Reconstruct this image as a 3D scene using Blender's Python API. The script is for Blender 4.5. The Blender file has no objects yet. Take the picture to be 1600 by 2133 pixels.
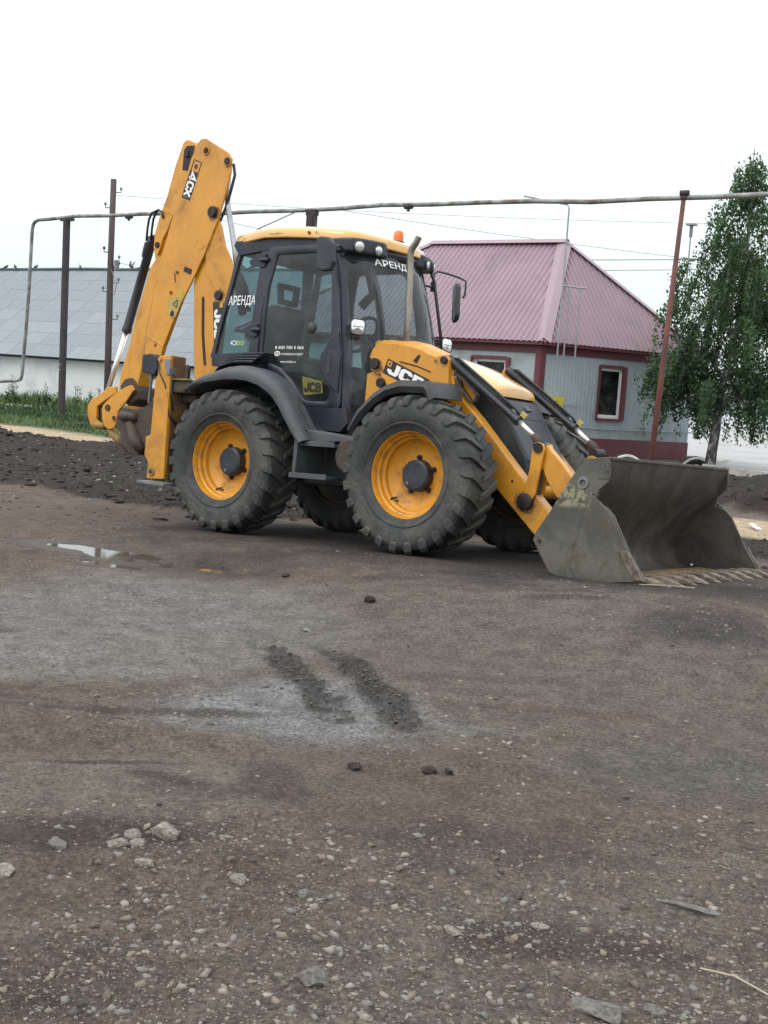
import bpy, math, random
import numpy as np
from mathutils import Matrix, Vector
random.seed(7); rng = np.random.default_rng(11)
C = bpy.context.scene.collection
SC = bpy.context.scene
PI = math.pi

# ------------------------------------------------------------------ camera, sky, sun, exposure
CAM_POS = (8.445, -9.808, 1.588)
YAW, PITCH, ROLL = -0.63639, -0.102, 0.068
def camera():
    cy, sy, cp, sp = math.cos(YAW), math.sin(YAW), math.cos(PITCH), math.sin(PITCH)
    f = Vector((sy*cp, cy*cp, sp)); r = Vector((cy, -sy, 0)); u = r.cross(f)
    r2 = r*math.cos(ROLL) + u*math.sin(ROLL); u2 = -r*math.sin(ROLL) + u*math.cos(ROLL)
    cd = bpy.data.cameras.new('camera'); o = bpy.data.objects.new('camera', cd); C.objects.link(o)
    m = Matrix((r2, u2, -f)).transposed().to_4x4(); m.translation = Vector(CAM_POS); o.matrix_world = m
    cd.sensor_fit = 'VERTICAL'; cd.sensor_height = 24; cd.lens = 24*2600/2133
    cd.clip_start = 0.05; cd.clip_end = 3000
    SC.camera = o
camera()
SUN_EL, SUN_AZ = math.radians(52), math.radians(200)     # high, veiled sun behind the camera's left
def world():
    w = bpy.data.worlds.new('World'); SC.world = w; w.use_nodes = True
    nt = w.node_tree; n = nt.nodes; n.clear(); L = nt.links.new
    out = n.new('ShaderNodeOutputWorld')
    sky = n.new('ShaderNodeTexSky'); sky.sky_type = 'NISHITA'; sky.sun_disc = False
    sky.sun_elevation = SUN_EL; sky.sun_rotation = SUN_AZ; sky.dust_density = 3.0; sky.air_density = 1.0
    bg1 = n.new('ShaderNodeBackground'); bg1.inputs[1].default_value = 0.05; L(sky.outputs[0], bg1.inputs[0])
    # the cloud layer: an even overcast, brighter towards the zenith, with faint soft structure
    tc = n.new('ShaderNodeTexCoord'); sep = n.new('ShaderNodeSeparateXYZ'); L(tc.outputs['Generated'], sep.inputs[0])
    ramp = n.new('ShaderNodeValToRGB'); L(sep.outputs['Z'], ramp.inputs[0])
    e = ramp.color_ramp.elements
    e[0].position = 0.0; e[0].color = (0.66, 0.80, 0.79, 1)
    e[1].position = 1.0; e[1].color = (1.9, 1.93, 1.95, 1)
    k = ramp.color_ramp.elements.new(0.10); k.color = (0.84, 0.93, 0.92, 1)
    k = ramp.color_ramp.elements.new(0.22); k.color = (1.05, 1.07, 1.07, 1)
    k = ramp.color_ramp.elements.new(0.5); k.color = (1.45, 1.47, 1.48, 1)
    nz = n.new('ShaderNodeTexNoise'); nz.inputs['Scale'].default_value = 1.6; nz.inputs['Detail'].default_value = 4
    L(tc.outputs['Generated'], nz.inputs['Vector'])
    mr = n.new('ShaderNodeMapRange'); mr.inputs[3].default_value = 0.93; mr.inputs[4].default_value = 1.09
    L(nz.outputs[0], mr.inputs[0])
    mul = n.new('ShaderNodeVectorMath'); mul.operation = 'SCALE'; L(ramp.outputs[0], mul.inputs[0]); L(mr.outputs[0], mul.inputs['Scale'])
    bg2 = n.new('ShaderNodeBackground'); bg2.inputs[1].default_value = 1.0; L(mul.outputs[0], bg2.inputs[0])
    add = n.new('ShaderNodeAddShader'); L(bg1.outputs[0], add.inputs[0]); L(bg2.outputs[0], add.inputs[1])
    L(add.outputs[0], out.inputs[0])
    sd = bpy.data.lights.new('sun', 'SUN'); sd.energy = 0.7; sd.angle = math.radians(25); sd.color = (1, 0.97, 0.92)
    so = bpy.data.objects.new('sun', sd); C.objects.link(so)
    d = Vector((math.sin(SUN_AZ)*math.cos(SUN_EL), math.cos(SUN_AZ)*math.cos(SUN_EL), math.sin(SUN_EL)))
    so.rotation_euler = d.to_track_quat('Z', 'Y').to_euler()
world()
SC.view_settings.view_transform = 'Standard'; SC.view_settings.look = 'None'
SC.view_settings.gamma = 1; SC.view_settings.use_curve_mapping = False; SC.view_settings.exposure = 0.0
SC.cycles.max_bounces = 8; SC.cycles.transparent_max_bounces = 16

# ------------------------------------------------------------------ numpy noise
LAT = rng.random((256, 256))
def vnoise(x, y, s=1.0, o=0.0):
    x = np.asarray(x, float)/s + 17.3 + o; y = np.asarray(y, float)/s + 91.7 + o*1.7
    xi = np.floor(x).astype(int); yi = np.floor(y).astype(int); fx = x-xi; fy = y-yi
    fx = fx*fx*(3-2*fx); fy = fy*fy*(3-2*fy)
    a = LAT[xi & 255, yi & 255]; b = LAT[(xi+1) & 255, yi & 255]; c = LAT[xi & 255, (yi+1) & 255]; d = LAT[(xi+1) & 255, (yi+1) & 255]
    return (a*(1-fx)+b*fx)*(1-fy) + (c*(1-fx)+d*fx)*fy
def fbm(x, y, s, n=4, o=0.0, g=0.5):
    t = 0; a = 1; w = 0
    for i in range(n):
        t = t + a*vnoise(x, y, s/2**i, o+i*5.1); w += a; a *= g
    return t/w - 0.5
def sst(a, b, x):
    t = np.clip((x-a)/(b-a), 0, 1); return t*t*(3-2*t)
def segd(x, y, ax, ay, bx, by):
    dx, dy = bx-ax, by-ay; L2 = dx*dx+dy*dy
    t = np.clip(((x-ax)*dx+(y-ay)*dy)/L2, 0, 1)
    return np.hypot(x-ax-t*dx, y-ay-t*dy), t*math.sqrt(L2)
# machine frame -> world (the machine stands on slightly uneven ground)
RM = Matrix(((0.9993970737617482, 0.0008793350339165996, -0.034709015058813006), (0.0008793350339165996, 0.9987175378133897, 0.05062120537737666), (0.034709015058813006, -0.05062120537737666, 0.9981146115751379)))

PLEV = 0.045
PUDDLES = [(0.30, -2.90, 0.34, 0.085, 0.28), (0.80, -2.90, 0.36, 0.13, 0.15), (1.10, -3.32, 0.26, 0.045, 0.20), (1.34, -2.92, 0.20, 0.07, 0.3), (1.62, -2.74, 0.30, 0.14, 0.4)]
PRECT = (-.45, 2.1, -3.75, -2.45)
TRACKS = [((3.62, -4.32), (4.87, -5.24)), ((3.92, -4.06), (5.18, -5.08))]
def soil_mask(x, y):
    e = fbm(x, y, 1.4, 3, 3.0)*1.6
    m = sst(-0.25, 0.35, y - (1.9+0.43*x) + e)
    far = 1 - sst(4.2, 4.9, y + 0.085*x + e*0.5 - 0.45)
    back = sst(8.2, 8.9, y+e*0.6+.05*x)*(1-sst(12.6, 13.6, y+e))*sst(-6.5, -3.5, x)
    return np.maximum(m*far, back), back
def ground_h(x, y):
    x = np.asarray(x, float); y = np.asarray(y, float)
    plane = 0.0347*x - 0.0506*y
    dx = np.maximum(np.maximum(-2.2-x, x-4.9), 0); dy = np.maximum(np.maximum(-1.35-y, y-1.5), 0)
    w = 1-sst(0.0, 2.6, np.hypot(dx, dy))
    under = 1-sst(-0.1, 0.5, np.hypot(np.maximum(np.maximum(-.5-x, x-4.7), 0), np.maximum(np.maximum(-1.2-y, y-1.3), 0)))
    h = plane*w
    rough = 1-0.75*under
    h = h + rough*(0.050*fbm(x, y, 1.9, 3, 1.0) + 0.036*fbm(x, y, 0.42, 4, 2.0) + 0.014*fbm(x, y, 0.09, 4, 8.0))
    s, back = soil_mask(x, y)
    s = s*(1-under)
    ridge = np.exp(-((y-(4.3-0.06*x))/1.3)**2)*(1-sst(-4.0, -0.5, x))*0.17*(1+.9*fbm(x, y, 1.3, 3, 44.))
    ridge2 = np.exp(-((y-10.2)/1.5)**2)*back*0.50*(1+1.3*fbm(x, y, 1.1, 4, 71.))
    h = h + s*(ridge + 0.20*fbm(x, y, 0.75, 6, 4.0, 0.66) + 0.10*np.abs(fbm(x, y, 0.22, 3, 6.0)) + 0.02) + ridge2
    # shallow basins that hold the puddle
    for cx, cy, a, b, r in PUDDLES:
        u = (x-cx)*math.cos(r)+(y-cy)*math.sin(r); v = -(x-cx)*math.sin(r)+(y-cy)*math.cos(r)
        q = np.sqrt((u/(a*1.35))**2+(v/(b*1.9))**2)
        g = 1-sst(0.55, 1.15, q)
        h = h*(1-g) + g*(PLEV-0.006 + 0.075*fbm(x, y, 0.34, 5, 9.0, .62))
    inr = 1-sst(0.0, .55, np.hypot(np.maximum(np.maximum(PRECT[0]-x, x-PRECT[1]), 0), np.maximum(np.maximum(PRECT[2]-y, y-PRECT[3]), 0)))
    gmax = np.zeros_like(h)
    for cx, cy, a, b, r in PUDDLES:
        u = (x-cx)*math.cos(r)+(y-cy)*math.sin(r); v = -(x-cx)*math.sin(r)+(y-cy)*math.cos(r)
        gmax = np.maximum(gmax, 1-sst(0.8, 1.1, np.sqrt((u/(a*1.35))**2+(v/(b*1.9))**2)+.25*fbm(x, y, .2, 3, 19.)))
    h = h + inr*(1-gmax)*np.maximum(PLEV+.008+.02*fbm(x, y, .3, 3, 23.)**2-h, 0)
    # tyre tracks pressed into the wet mud
    for (a, b) in TRACKS:
        d, t = segd(x, y, *a, *b)
        g = (1-sst(0.07, 0.12, d+0.12*fbm(x, y, .14, 3, 5.)))*sst(0.02, .25, fbm(x, y, .25, 3, 25.)+.16+np.minimum(t*.55, (math.hypot(b[0]-a[0], b[1]-a[1])-t)*1.3))
        dd_ = d*np.sign((x-a[0])*(b[1]-a[1])-(y-a[1])*(b[0]-a[0]))
        lug = sst(.25, .75, 0.5+0.5*np.sin((t+np.abs(dd_-.02)*0.9+.05*fbm(x, y, .15, 3, 12.))*2*PI/0.10))
        h = h + g*(-0.020 + 0.036*lug*(0.35+1.2*(fbm(x, y, 0.12, 3, 3.3)+.5))) + 0.020*np.exp(-((d-0.16)/0.03)**2)*(fbm(x, y, .2, 3, 15.)+.6)
    # low worn berms in the foreground
    d, t = segd(x, y, 3.2, -6.6, 4.9, -5.9); h = h + 0.03*np.exp(-(d/0.14)**2)
    d, t = segd(x, y, 5.0, -7.6, 6.4, -6.3); h = h + 0.022*np.exp(-(d/0.12)**2)
    return h
def H(x, y): return float(ground_h(x, y))

# ------------------------------------------------------------------ materials
def M(name): 
    m = bpy.data.materials.new(name); m.use_nodes = True
    nt = m.node_tree; b = nt.nodes['Principled BSDF']
    return m, nt, b
def rgb(c): return (c[0], c[1], c[2], 1)
def noise(nt, scale, detail=5, rough=0.6, coord=None, dist=0.0):
    n = nt.nodes.new('ShaderNodeTexNoise'); n.inputs['Scale'].default_value = scale; n.inputs['Detail'].default_value = detail
    n.inputs['Roughness'].default_value = rough; n.inputs['Distortion'].default_value = dist
    if coord is None:
        coord = nt.nodes.new('ShaderNodeTexCoord').outputs['Object']
    nt.links.new(coord, n.inputs['Vector']); return n.outputs[0]
def mapr(nt, v, a, b, c=0.0, d=1.0):
    n = nt.nodes.new('ShaderNodeMapRange'); n.interpolation_type = 'SMOOTHSTEP'
    n.inputs[1].default_value = a; n.inputs[2].default_value = b; n.inputs[3].default_value = c; n.inputs[4].default_value = d
    nt.links.new(v, n.inputs[0]); return n.outputs[0]
def mix(nt, f, a, b):
    n = nt.nodes.new('ShaderNodeMix'); n.data_type = 'RGBA'
    for s, v in ((0, f), (6, a), (7, b)):
        if isinstance(v, (int, float)): n.inputs[s].default_value = v
        elif isinstance(v, tuple): n.inputs[s].default_value = rgb(v)
        else: nt.links.new(v, n.inputs[s])
    return n.outputs[2]
def math2(nt, op, a, b):
    n = nt.nodes.new('ShaderNodeMath'); n.operation = op
    for s, v in ((0, a), (1, b)):
        if isinstance(v, (int, float)): n.inputs[s].default_value = v
        else: nt.links.new(v, n.inputs[s])
    return n.outputs[0]
def bump(nt, b, h, dist=0.01, strength=0.5):
    n = nt.nodes.new('ShaderNodeBump'); n.inputs['Distance'].default_value = dist; n.inputs['Strength'].default_value = strength
    nt.links.new(h, n.inputs['Height']); nt.links.new(n.outputs[0], b.inputs['Normal'])
def simple(name, c, rough=0.6, metal=0.0, var=0.15, scale=6.0, dirt=None, dirt_amt=0.45, dscale=2.5, bmp=0.0, bscale=60, spec=0.5, stretch=None):
    m, nt, b = M(name)
    co = nt.nodes.new('ShaderNodeTexCoord').outputs['Object']
    if stretch:
        mp = nt.nodes.new('ShaderNodeMapping'); mp.inputs['Scale'].default_value = stretch; nt.links.new(co, mp.inputs[0]); co = mp.outputs[0]
    v = mapr(nt, noise(nt, scale, 5, 0.6, co), 0.3, 0.7)
    c1 = tuple(x*(1-var) for x in c); c2 = tuple(min(1, x*(1+var)) for x in c)
    col = mix(nt, v, c1, c2); r = None
    if dirt:
        d = mapr(nt, noise(nt, dscale, 8, 0.68, co), 0.62-dirt_amt*0.35, 0.80-dirt_amt*0.25)
        d = math2(nt, 'MULTIPLY', d, 0.85)
        col = mix(nt, d, col, dirt)
        r = mapr(nt, d, 0, 1, rough, min(1, rough+0.35)); nt.links.new(r, b.inputs['Roughness'])
    else: b.inputs['Roughness'].default_value = rough
    nt.links.new(col, b.inputs['Base Color'])
    b.inputs['Metallic'].default_value = metal
    b.inputs['Specular IOR Level'].default_value = spec
    if bmp: bump(nt, b, noise(nt, bscale, 6, 0.65, co), bmp, 0.6)
    return m
def yellow_paint():
    m, nt, b = M('yellow_paint')
    co = nt.nodes.new('ShaderNodeTexCoord').outputs['Object']
    base = mix(nt, mapr(nt, noise(nt, 3.0, 4, 0.5, co), 0.3, 0.7), (0.55, 0.234, 0.013), (0.63, 0.282, 0.019))
    grime = mapr(nt, noise(nt, 1.7, 9, 0.75, co, 0.4), 0.47, 0.72)
    fine = mapr(nt, noise(nt, 22, 6, 0.7, co), 0.56, 0.72)
    streak = nt.nodes.new('ShaderNodeMapping'); streak.inputs['Scale'].default_value = (14, 14, 1.6); nt.links.new(co, streak.inputs[0])
    st_ = mapr(nt, noise(nt, 1.0, 6, 0.7, streak.outputs[0]), 0.56, 0.72)
    g = math2(nt, 'MAXIMUM', math2(nt, 'MULTIPLY', grime, 0.62), math2(nt, 'MAXIMUM', math2(nt, 'MULTIPLY', fine, 0.30), math2(nt, 'MULTIPLY', st_, 0.34)))
    col = mix(nt, g, base, (0.17, 0.095, 0.045))
    # caked dirt low on the machine
    sep = nt.nodes.new('ShaderNodeSeparateXYZ'); nt.links.new(co, sep.inputs[0])
    low = mapr(nt, sep.outputs['Z'], 0.25, 1.1, 1, 0)
    low = math2(nt, 'MULTIPLY', low, mapr(nt, noise(nt, 5, 8, 0.7, co), 0.42, 0.62))
    col = mix(nt, math2(nt, 'MULTIPLY', low, 0.55), col, (0.12, 0.075, 0.045))
    chips = mapr(nt, noise(nt, 9, 10, 0.8, co, 0.8), 0.67, 0.695)
    chips2 = mapr(nt, noise(nt, 38, 4, 0.7, co), 0.715, 0.74)
    ch = math2(nt, 'MAXIMUM', chips, chips2)
    col = mix(nt, ch, col, (0.075, 0.03, 0.015))
    nt.links.new(col, b.inputs['Base Color'])
    r = mapr(nt, g, 0, 0.6, 0.36, 0.8); nt.links.new(r, b.inputs['Roughness'])
    b.inputs['Coat Weight'].default_value = 0.25; b.inputs['Coat Roughness'].default_value = 0.2
    bump(nt, b, math2(nt, 'MULTIPLY', ch, -1), 0.002, 0.5)
    return m
def glass(name, tint, refl=1.0):
    m = bpy.data.materials.new(name); m.use_nodes = True; nt = m.node_tree; n = nt.nodes; n.clear()
    out = n.new('ShaderNodeOutputMaterial'); tr = n.new('ShaderNodeBsdfTransparent'); tr.inputs[0].default_value = rgb(tint)
    gl = n.new('ShaderNodeBsdfGlossy'); gl.inputs['Roughness'].default_value = 0.03
    ge = n.new('ShaderNodeNewGeometry'); dt = n.new('ShaderNodeVectorMath'); dt.operation = 'DOT_PRODUCT'
    nt.links.new(ge.outputs['Normal'], dt.inputs[0]); nt.links.new(ge.outputs['Incoming'], dt.inputs[1])
    k = math2(nt, 'SUBTRACT', 1.0, math2(nt, 'ABSOLUTE', dt.outputs['Value'], 0.0))
    f2 = math2(nt, 'MULTIPLY', math2(nt, 'ADD', math2(nt, 'MULTIPLY', math2(nt, 'POWER', k, 5.0), 0.92), 0.035), refl)
    dn = mapr(nt, noise(nt, 3.0, 6, 0.6), 0.35, 0.75, 0.01, 0.09)
    df = n.new('ShaderNodeBsdfDiffuse'); df.inputs[0].default_value = (0.42, 0.45, 0.44, 1)
    mx0 = n.new('ShaderNodeMixShader'); nt.links.new(dn, mx0.inputs[0]); nt.links.new(tr.outputs[0], mx0.inputs[1]); nt.links.new(df.outputs[0], mx0.inputs[2])
    mx = n.new('ShaderNodeMixShader'); nt.links.new(f2, mx.inputs[0]); nt.links.new(mx0.outputs[0], mx.inputs[1]); nt.links.new(gl.outputs[0], mx.inputs[2])
    nt.links.new(mx.outputs[0], out.inputs[0]); return m
def tyre_mat():
    m, nt, b = M('tyre_rubber')
    co = nt.nodes.new('ShaderNodeTexCoord').outputs['Object']
    base = mix(nt, mapr(nt, noise(nt, 4, 6, 0.6, co), 0.3, 0.7), (0.028, 0.031, 0.033), (0.050, 0.054, 0.054))
    d = mapr(nt, noise(nt, 2.6, 10, 0.75, co, 0.6), 0.40, 0.66)
    col = mix(nt, math2(nt, 'MULTIPLY', d, 0.8), base, (0.112, 0.108, 0.094))
    nt.links.new(col, b.inputs['Base Color']); b.inputs['Roughness'].default_value = 0.72
    b.inputs['Specular IOR Level'].default_value = 0.35
    bump(nt, b, noise(nt, 35, 6, 0.7, co), 0.004, 0.6)
    return m
def bucket_mat():
    m, nt, b = M('worn_bucket_steel')
    co = nt.nodes.new('ShaderNodeTexCoord').outputs['Object']
    a = mapr(nt, noise(nt, 3.2, 8, 0.68, co, 0.5), 0.35, 0.68)
    col = mix(nt, a, (0.044, 0.040, 0.036), (0.092, 0.084, 0.072))
    r1 = mapr(nt, noise(nt, 6.5, 8, 0.7, co, 0.6), 0.55, 0.68)
    col = mix(nt, math2(nt, 'MULTIPLY', r1, 0.85), col, (0.095, 0.058, 0.034))
    sc = mapr(nt, noise(nt, 15, 8, 0.8, co, 0.2), 0.63, 0.68)
    col = mix(nt, math2(nt, 'MULTIPLY', sc, 0.55), col, (0.24, 0.24, 0.21))
    nt.links.new(col, b.inputs['Base Color'])
    b.inputs['Roughness'].default_value = 0.62; b.inputs['Metallic'].default_value = 0.15
    bump(nt, b, noise(nt, 24, 8, 0.7, co), 0.004, 0.5)
    return m
def bucket_side_mat():
    m, nt, b = M('scraped_bucket_side')
    co = nt.nodes.new('ShaderNodeTexCoord').outputs['Object']
    a = mapr(nt, noise(nt, 3.2, 8, 0.68, co, 0.5), 0.35, 0.68)
    col = mix(nt, a, (0.062, 0.064, 0.058), (0.125, 0.120, 0.096))
    mud = mapr(nt, noise(nt, 4.5, 10, 0.75, co, 0.8), 0.48, 0.62)
    col = mix(nt, math2(nt, 'MULTIPLY', mud, 0.8), col, (0.080, 0.062, 0.040))
    rs = mapr(nt, noise(nt, 7, 9, 0.8, co, 1.0), 0.60, 0.66)
    col = mix(nt, math2(nt, 'MULTIPLY', rs, 0.7), col, (0.11, 0.05, 0.025))
    # old pale paint still clinging in a band across the plate
    sep = nt.nodes.new('ShaderNodeSeparateXYZ'); nt.links.new(co, sep.inputs[0])
    zz = math2(nt, 'ADD', sep.outputs['Z'], math2(nt, 'MULTIPLY', noise(nt, 3.0, 3, 0.5, co), 0.22))
    band = math2(nt, 'MULTIPLY', mapr(nt, zz, 0.60, 0.64), mapr(nt, zz, 0.78, 0.83, 1, 0))
    patch = mapr(nt, noise(nt, 11, 9, 0.72, co, 1.2), 0.47, 0.52)
    patch = math2(nt, 'MULTIPLY', patch, mapr(nt, sep.outputs['X'], 4.02, 4.08, 1, 0))
    col = mix(nt, math2(nt, 'MULTIPLY', math2(nt, 'MULTIPLY', band, patch), 0.75), col, (0.30, 0.285, 0.17))
    sc = mapr(nt, noise(nt, 18, 8, 0.8, co, 0.2), 0.62, 0.66)
    col = mix(nt, math2(nt, 'MULTIPLY', sc, 0.5), col, (0.30, 0.30, 0.27))
    nt.links.new(col, b.inputs['Base Color']); b.inputs['Roughness'].default_value = 0.6
    b.inputs['Metallic'].default_value = 0.1
    bump(nt, b, noise(nt, 24, 8, 0.7, co), 0.004, 0.5)
    return m

YEL = yellow_paint()
YEL2 = simple('rim_yellow', (0.61, 0.268, 0.014), 0.42, 0, 0.08, 5, (0.22, 0.125, 0.05), 0.45, 6.0)
ROOFY = simple('roof_yellow', (0.66, 0.35, 0.055), 0.30, 0, 0.05, 3, (0.35, 0.22, 0.08), 0.15, 5)
for _m in (ROOFY,):
    _b = _m.node_tree.nodes['Principled BSDF']; _b.inputs['Coat Weight'].default_value = 1.0; _b.inputs['Coat Roughness'].default_value = 0.12; _b.inputs['Coat IOR'].default_value = 1.7
DIRTYYEL = simple('muddied_yellow', (0.40, 0.185, 0.022), 0.6, 0, 0.2, 4, (0.085, 0.055, 0.035), 0.95, 3.2, 0.001, 50)
DULLROD = simple('dull_rod', (0.36, 0.37, 0.39), 0.35, 0.8, 0.15, 8)
GREASE = simple('grease_stain', (0.25, 0.115, 0.024), 0.45, 0, 0.45, 22)
BLK = simple('black_paint', (0.030, 0.034, 0.040), 0.5, 0, 0.25, 5, (0.06, 0.055, 0.05), 0.5, 4)
FENDER = simple('grey_plastic', (0.060, 0.068, 0.075), 0.6, 0, 0.15, 4, (0.11, 0.11, 0.105), 0.45, 3, 0.001, 80)
CABBLK = simple('cab_black', (0.014, 0.019, 0.030), 0.42, 0, 0.2, 3, (0.05, 0.055, 0.06), 0.4, 3)
HOODDK = simple('hood_side_grey', (0.020, 0.026, 0.032), 0.5, 0, 0.2, 3, (0.06, 0.06, 0.055), 0.4, 3)
RUBBER = simple('hose_rubber', (0.018, 0.019, 0.021), 0.55, 0, 0.2, 10)
RAMBLK = simple('ram_black', (0.018, 0.022, 0.028), 0.32, 0, 0.25, 6, (0.05, 0.05, 0.05), 0.35, 4)
CHROME = simple('chrome_rod', (0.92, 0.94, 0.96), 0.34, 0.8, 0.04, 8)
DIRTY = simple('greasy_steel', (0.050, 0.042, 0.038), 0.65, 0.2, 0.35, 9, (0.11, 0.075, 0.05), 0.6, 6, 0.003, 40)
PIN = simple('greasy_pin', (0.022, 0.016, 0.016), 0.55, 0.2, 0.4, 12)
TYRE = tyre_mat()
BUCKET = bucket_mat(); BSIDE = bucket_side_mat()
WORNYEL = simple('worn_yellow_steel', (0.34, 0.21, 0.05), 0.6, 0.1, 0.3, 6, (0.10, 0.08, 0.06), 0.8, 5, 0.003, 40)
TEETH = simple('worn_tooth_steel', (0.17, 0.14, 0.11), 0.5, 0.3, 0.35, 16, (0.07, 0.05, 0.04), 0.6, 14, 0.003, 60)
HUB = simple('hub_dark_blue', (0.018, 0.026, 0.042), 0.45, 0, 0.3, 8, (0.04, 0.04, 0.04), 0.5, 7)
EXH = simple('exhaust_steel', (0.27, 0.24, 0.21), 0.34, 0.75, 0.3, 7, (0.10, 0.07, 0.05), 0.6, 5, 0, 60, 0.5, (1, 1, 0.25))
WHITE = simple('decal_white', (0.80, 0.80, 0.80), 0.5, 0, 0.03)
DBLK = simple('decal_black', (0.016, 0.017, 0.019), 0.45, 0, 0.1)
DYEL = simple('decal_yellow', (0.62, 0.33, 0.03), 0.5, 0, 0.1)
DLIME = simple('decal_lime', (0.35, 0.55, 0.04), 0.5, 0, 0.1)
DOLIVE = simple('faded_yellow_mat', (0.16, 0.15, 0.03), 0.6, 0, 0.2, 12)
STICK = simple('faded_sticker', (0.42, 0.32, 0.09), 0.6, 0, 0.15, 14)
GREYSTEEL = simple('grey_steel', (0.20, 0.21, 0.22), 0.5, 0.4, 0.2, 6)
LENS = simple('lamp_lens', (0.62, 0.64, 0.66), 0.12, 0.55, 0.15, 18)
REFL = simple('lamp_reflector', (0.85, 0.87, 0.88), 0.08, 0.9, 0.3, 14)
AMBER = simple('amber_lens', (0.72, 0.16, 0.03), 0.2, 0, 0.2, 14)
SEAT = simple('seat_fabric', (0.030, 0.036, 0.042), 0.8)
SIDEGLASS = glass('side_glass', (0.40, 0.56, 0.58), 1.2)
FRONTGLASS = glass('front_glass', (0.80, 0.88, 0.88), 1.0)

# ------------------------------------------------------------------ mesh helpers
class MB:
    def __init__(s): s.v = []; s.f = []
    def add(s, vs, fs):
        o = len(s.v); s.v += [tuple(map(float, q)) for q in vs]; s.f += [tuple(i+o for i in f) for f in fs]; return s
    def box(s, a, b, R=None, c=None):
        xs = (a[0], b[0]); ys = (a[1], b[1]); zs = (a[2], b[2])
        vs = [Vector((xs[i & 1], ys[(i >> 1) & 1], zs[i >> 2])) for i in range(8)]
        if R is not None:
            c = Vector(c); vs = [R @ (q-c) + c for q in vs]
        return s.add(vs, [(0, 2, 3, 1), (4, 5, 7, 6), (0, 1, 5, 4), (2, 6, 7, 3), (0, 4, 6, 2), (1, 3, 7, 5)])
    def prism(s, pts, y0, y1, ax='y'):
        n = len(pts)
        def P(q, t): return (q[0], t, q[1]) if ax == 'y' else ((t, q[0], q[1]) if ax == 'x' else (q[0], q[1], t))
        area = sum(pts[i][0]*pts[(i+1) % n][1]-pts[(i+1) % n][0]*pts[i][1] for i in range(n))
        flip = (area > 0) ^ (ax != 'y')
        vs = [P(q, min(y0, y1)) for q in pts] + [P(q, max(y0, y1)) for q in pts]
        lo = tuple(range(n)); hi = tuple(range(n, 2*n))
        if ax == 'y':   # looking along +y, ccw (x,z) faces -y
            lo_f, hi_f = (lo, hi[::-1]) if area > 0 else (lo[::-1], hi)
            sides = [((i+1) % n, i, i+n, (i+1) % n+n) if area > 0 else (i, (i+1) % n, (i+1) % n+n, i+n) for i in range(n)]
        else:
            lo_f, hi_f = (lo[::-1], hi) if area > 0 else (lo, hi[::-1])
            sides = [(i, (i+1) % n, (i+1) % n+n, i+n) if area > 0 else ((i+1) % n, i, i+n, (i+1) % n+n) for i in range(n)]
        return s.add(vs, [lo_f, hi_f]+sides)
    def tube(s, path, r, n=10, cap=True):
        path = [Vector(p) for p in path]; rs = r if isinstance(r, (list, tuple)) else [r]*len(path)
        o = len(s.v); up = None; m = len(path)
        for i, p in enumerate(path):
            t = (path[min(i+1, m-1)] - path[max(i-1, 0)]).normalized()
            if up is None:
                up = t.orthogonal().normalized()
            up = (up - t*up.dot(t)).normalized(); w = t.cross(up)
            for k in range(n):
                a = 2*PI*k/n; s.v.append(tuple(p + (up*math.cos(a)+w*math.sin(a))*rs[i]))
        for i in range(m-1):
            for k in range(n):
                a = o+i*n+k; b = o+i*n+(k+1) % n; s.f.append((a, b, b+n, a+n))
        if cap:
            s.f.append(tuple(o+k for k in range(n))[::-1]); s.f.append(tuple(o+(m-1)*n+k for k in range(n)))
        return s
    def lathe(s, prof, c=(0, 0, 0), axis='y', n=32, closed=False):
        # prof: (along axis, radius)
        o = len(s.v); c = Vector(c); m = len(prof)
        for (t, r) in prof:
            for k in range(n):
                a = 2*PI*k/n; u, w = r*math.cos(a), r*math.sin(a)
                q = (u, t, w) if axis == 'y' else ((t, u, w) if axis == 'x' else (u, w, t))
                s.v.append(tuple(c+Vector(q)))
        for i in range(m-1 + (1 if closed else 0)):
            for k in range(n):
                a = o+i*n+k; b = o+i*n+(k+1) % n; j = ((i+1) % m - i)*n
                s.f.append((a, b, b+j, a+j))
        return s
    def grid(s, rows, close=False):
        o = len(s.v); n = len(rows[0])
        for r in rows: s.v += [tuple(map(float, q)) for q in r]
        for i in range(len(rows)-1):
            for k in range(n-1 + (1 if close else 0)):
                a = o+i*n+k; b = o+i*n+(k+1) % n; s.f.append((a, b, b+n, a+n))
        return s
    def build(s, name, mat, parent=None, bevel=0.0, smooth=False, solid=0.0, seg=2):
        me = bpy.data.meshes.new(name); me.from_pydata(s.v, [], s.f); me.validate(); me.update()
        me.materials.append(mat)
        o = bpy.data.objects.new(name, me); C.objects.link(o)
        if parent is not None: o.parent = parent
        if smooth:
            me.polygons.foreach_set('use_smooth', [True]*len(me.polygons))
        if solid:
            md = o.modifiers.new('solid', 'SOLIDIFY'); md.thickness = solid; md.offset = 0
        if bevel:
            md = o.modifiers.new('bevel', 'BEVEL'); md.width = bevel; md.segments = seg; md.limit_method = 'ANGLE'; md.angle_limit = math.radians(35)
            md.harden_normals = False
        return o
def fix_normals(o):
    import bmesh
    bm = bmesh.new(); bm.from_mesh(o.data); bmesh.ops.recalc_face_normals(bm, faces=bm.faces); bm.to_mesh(o.data); bm.free(); return o
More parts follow.
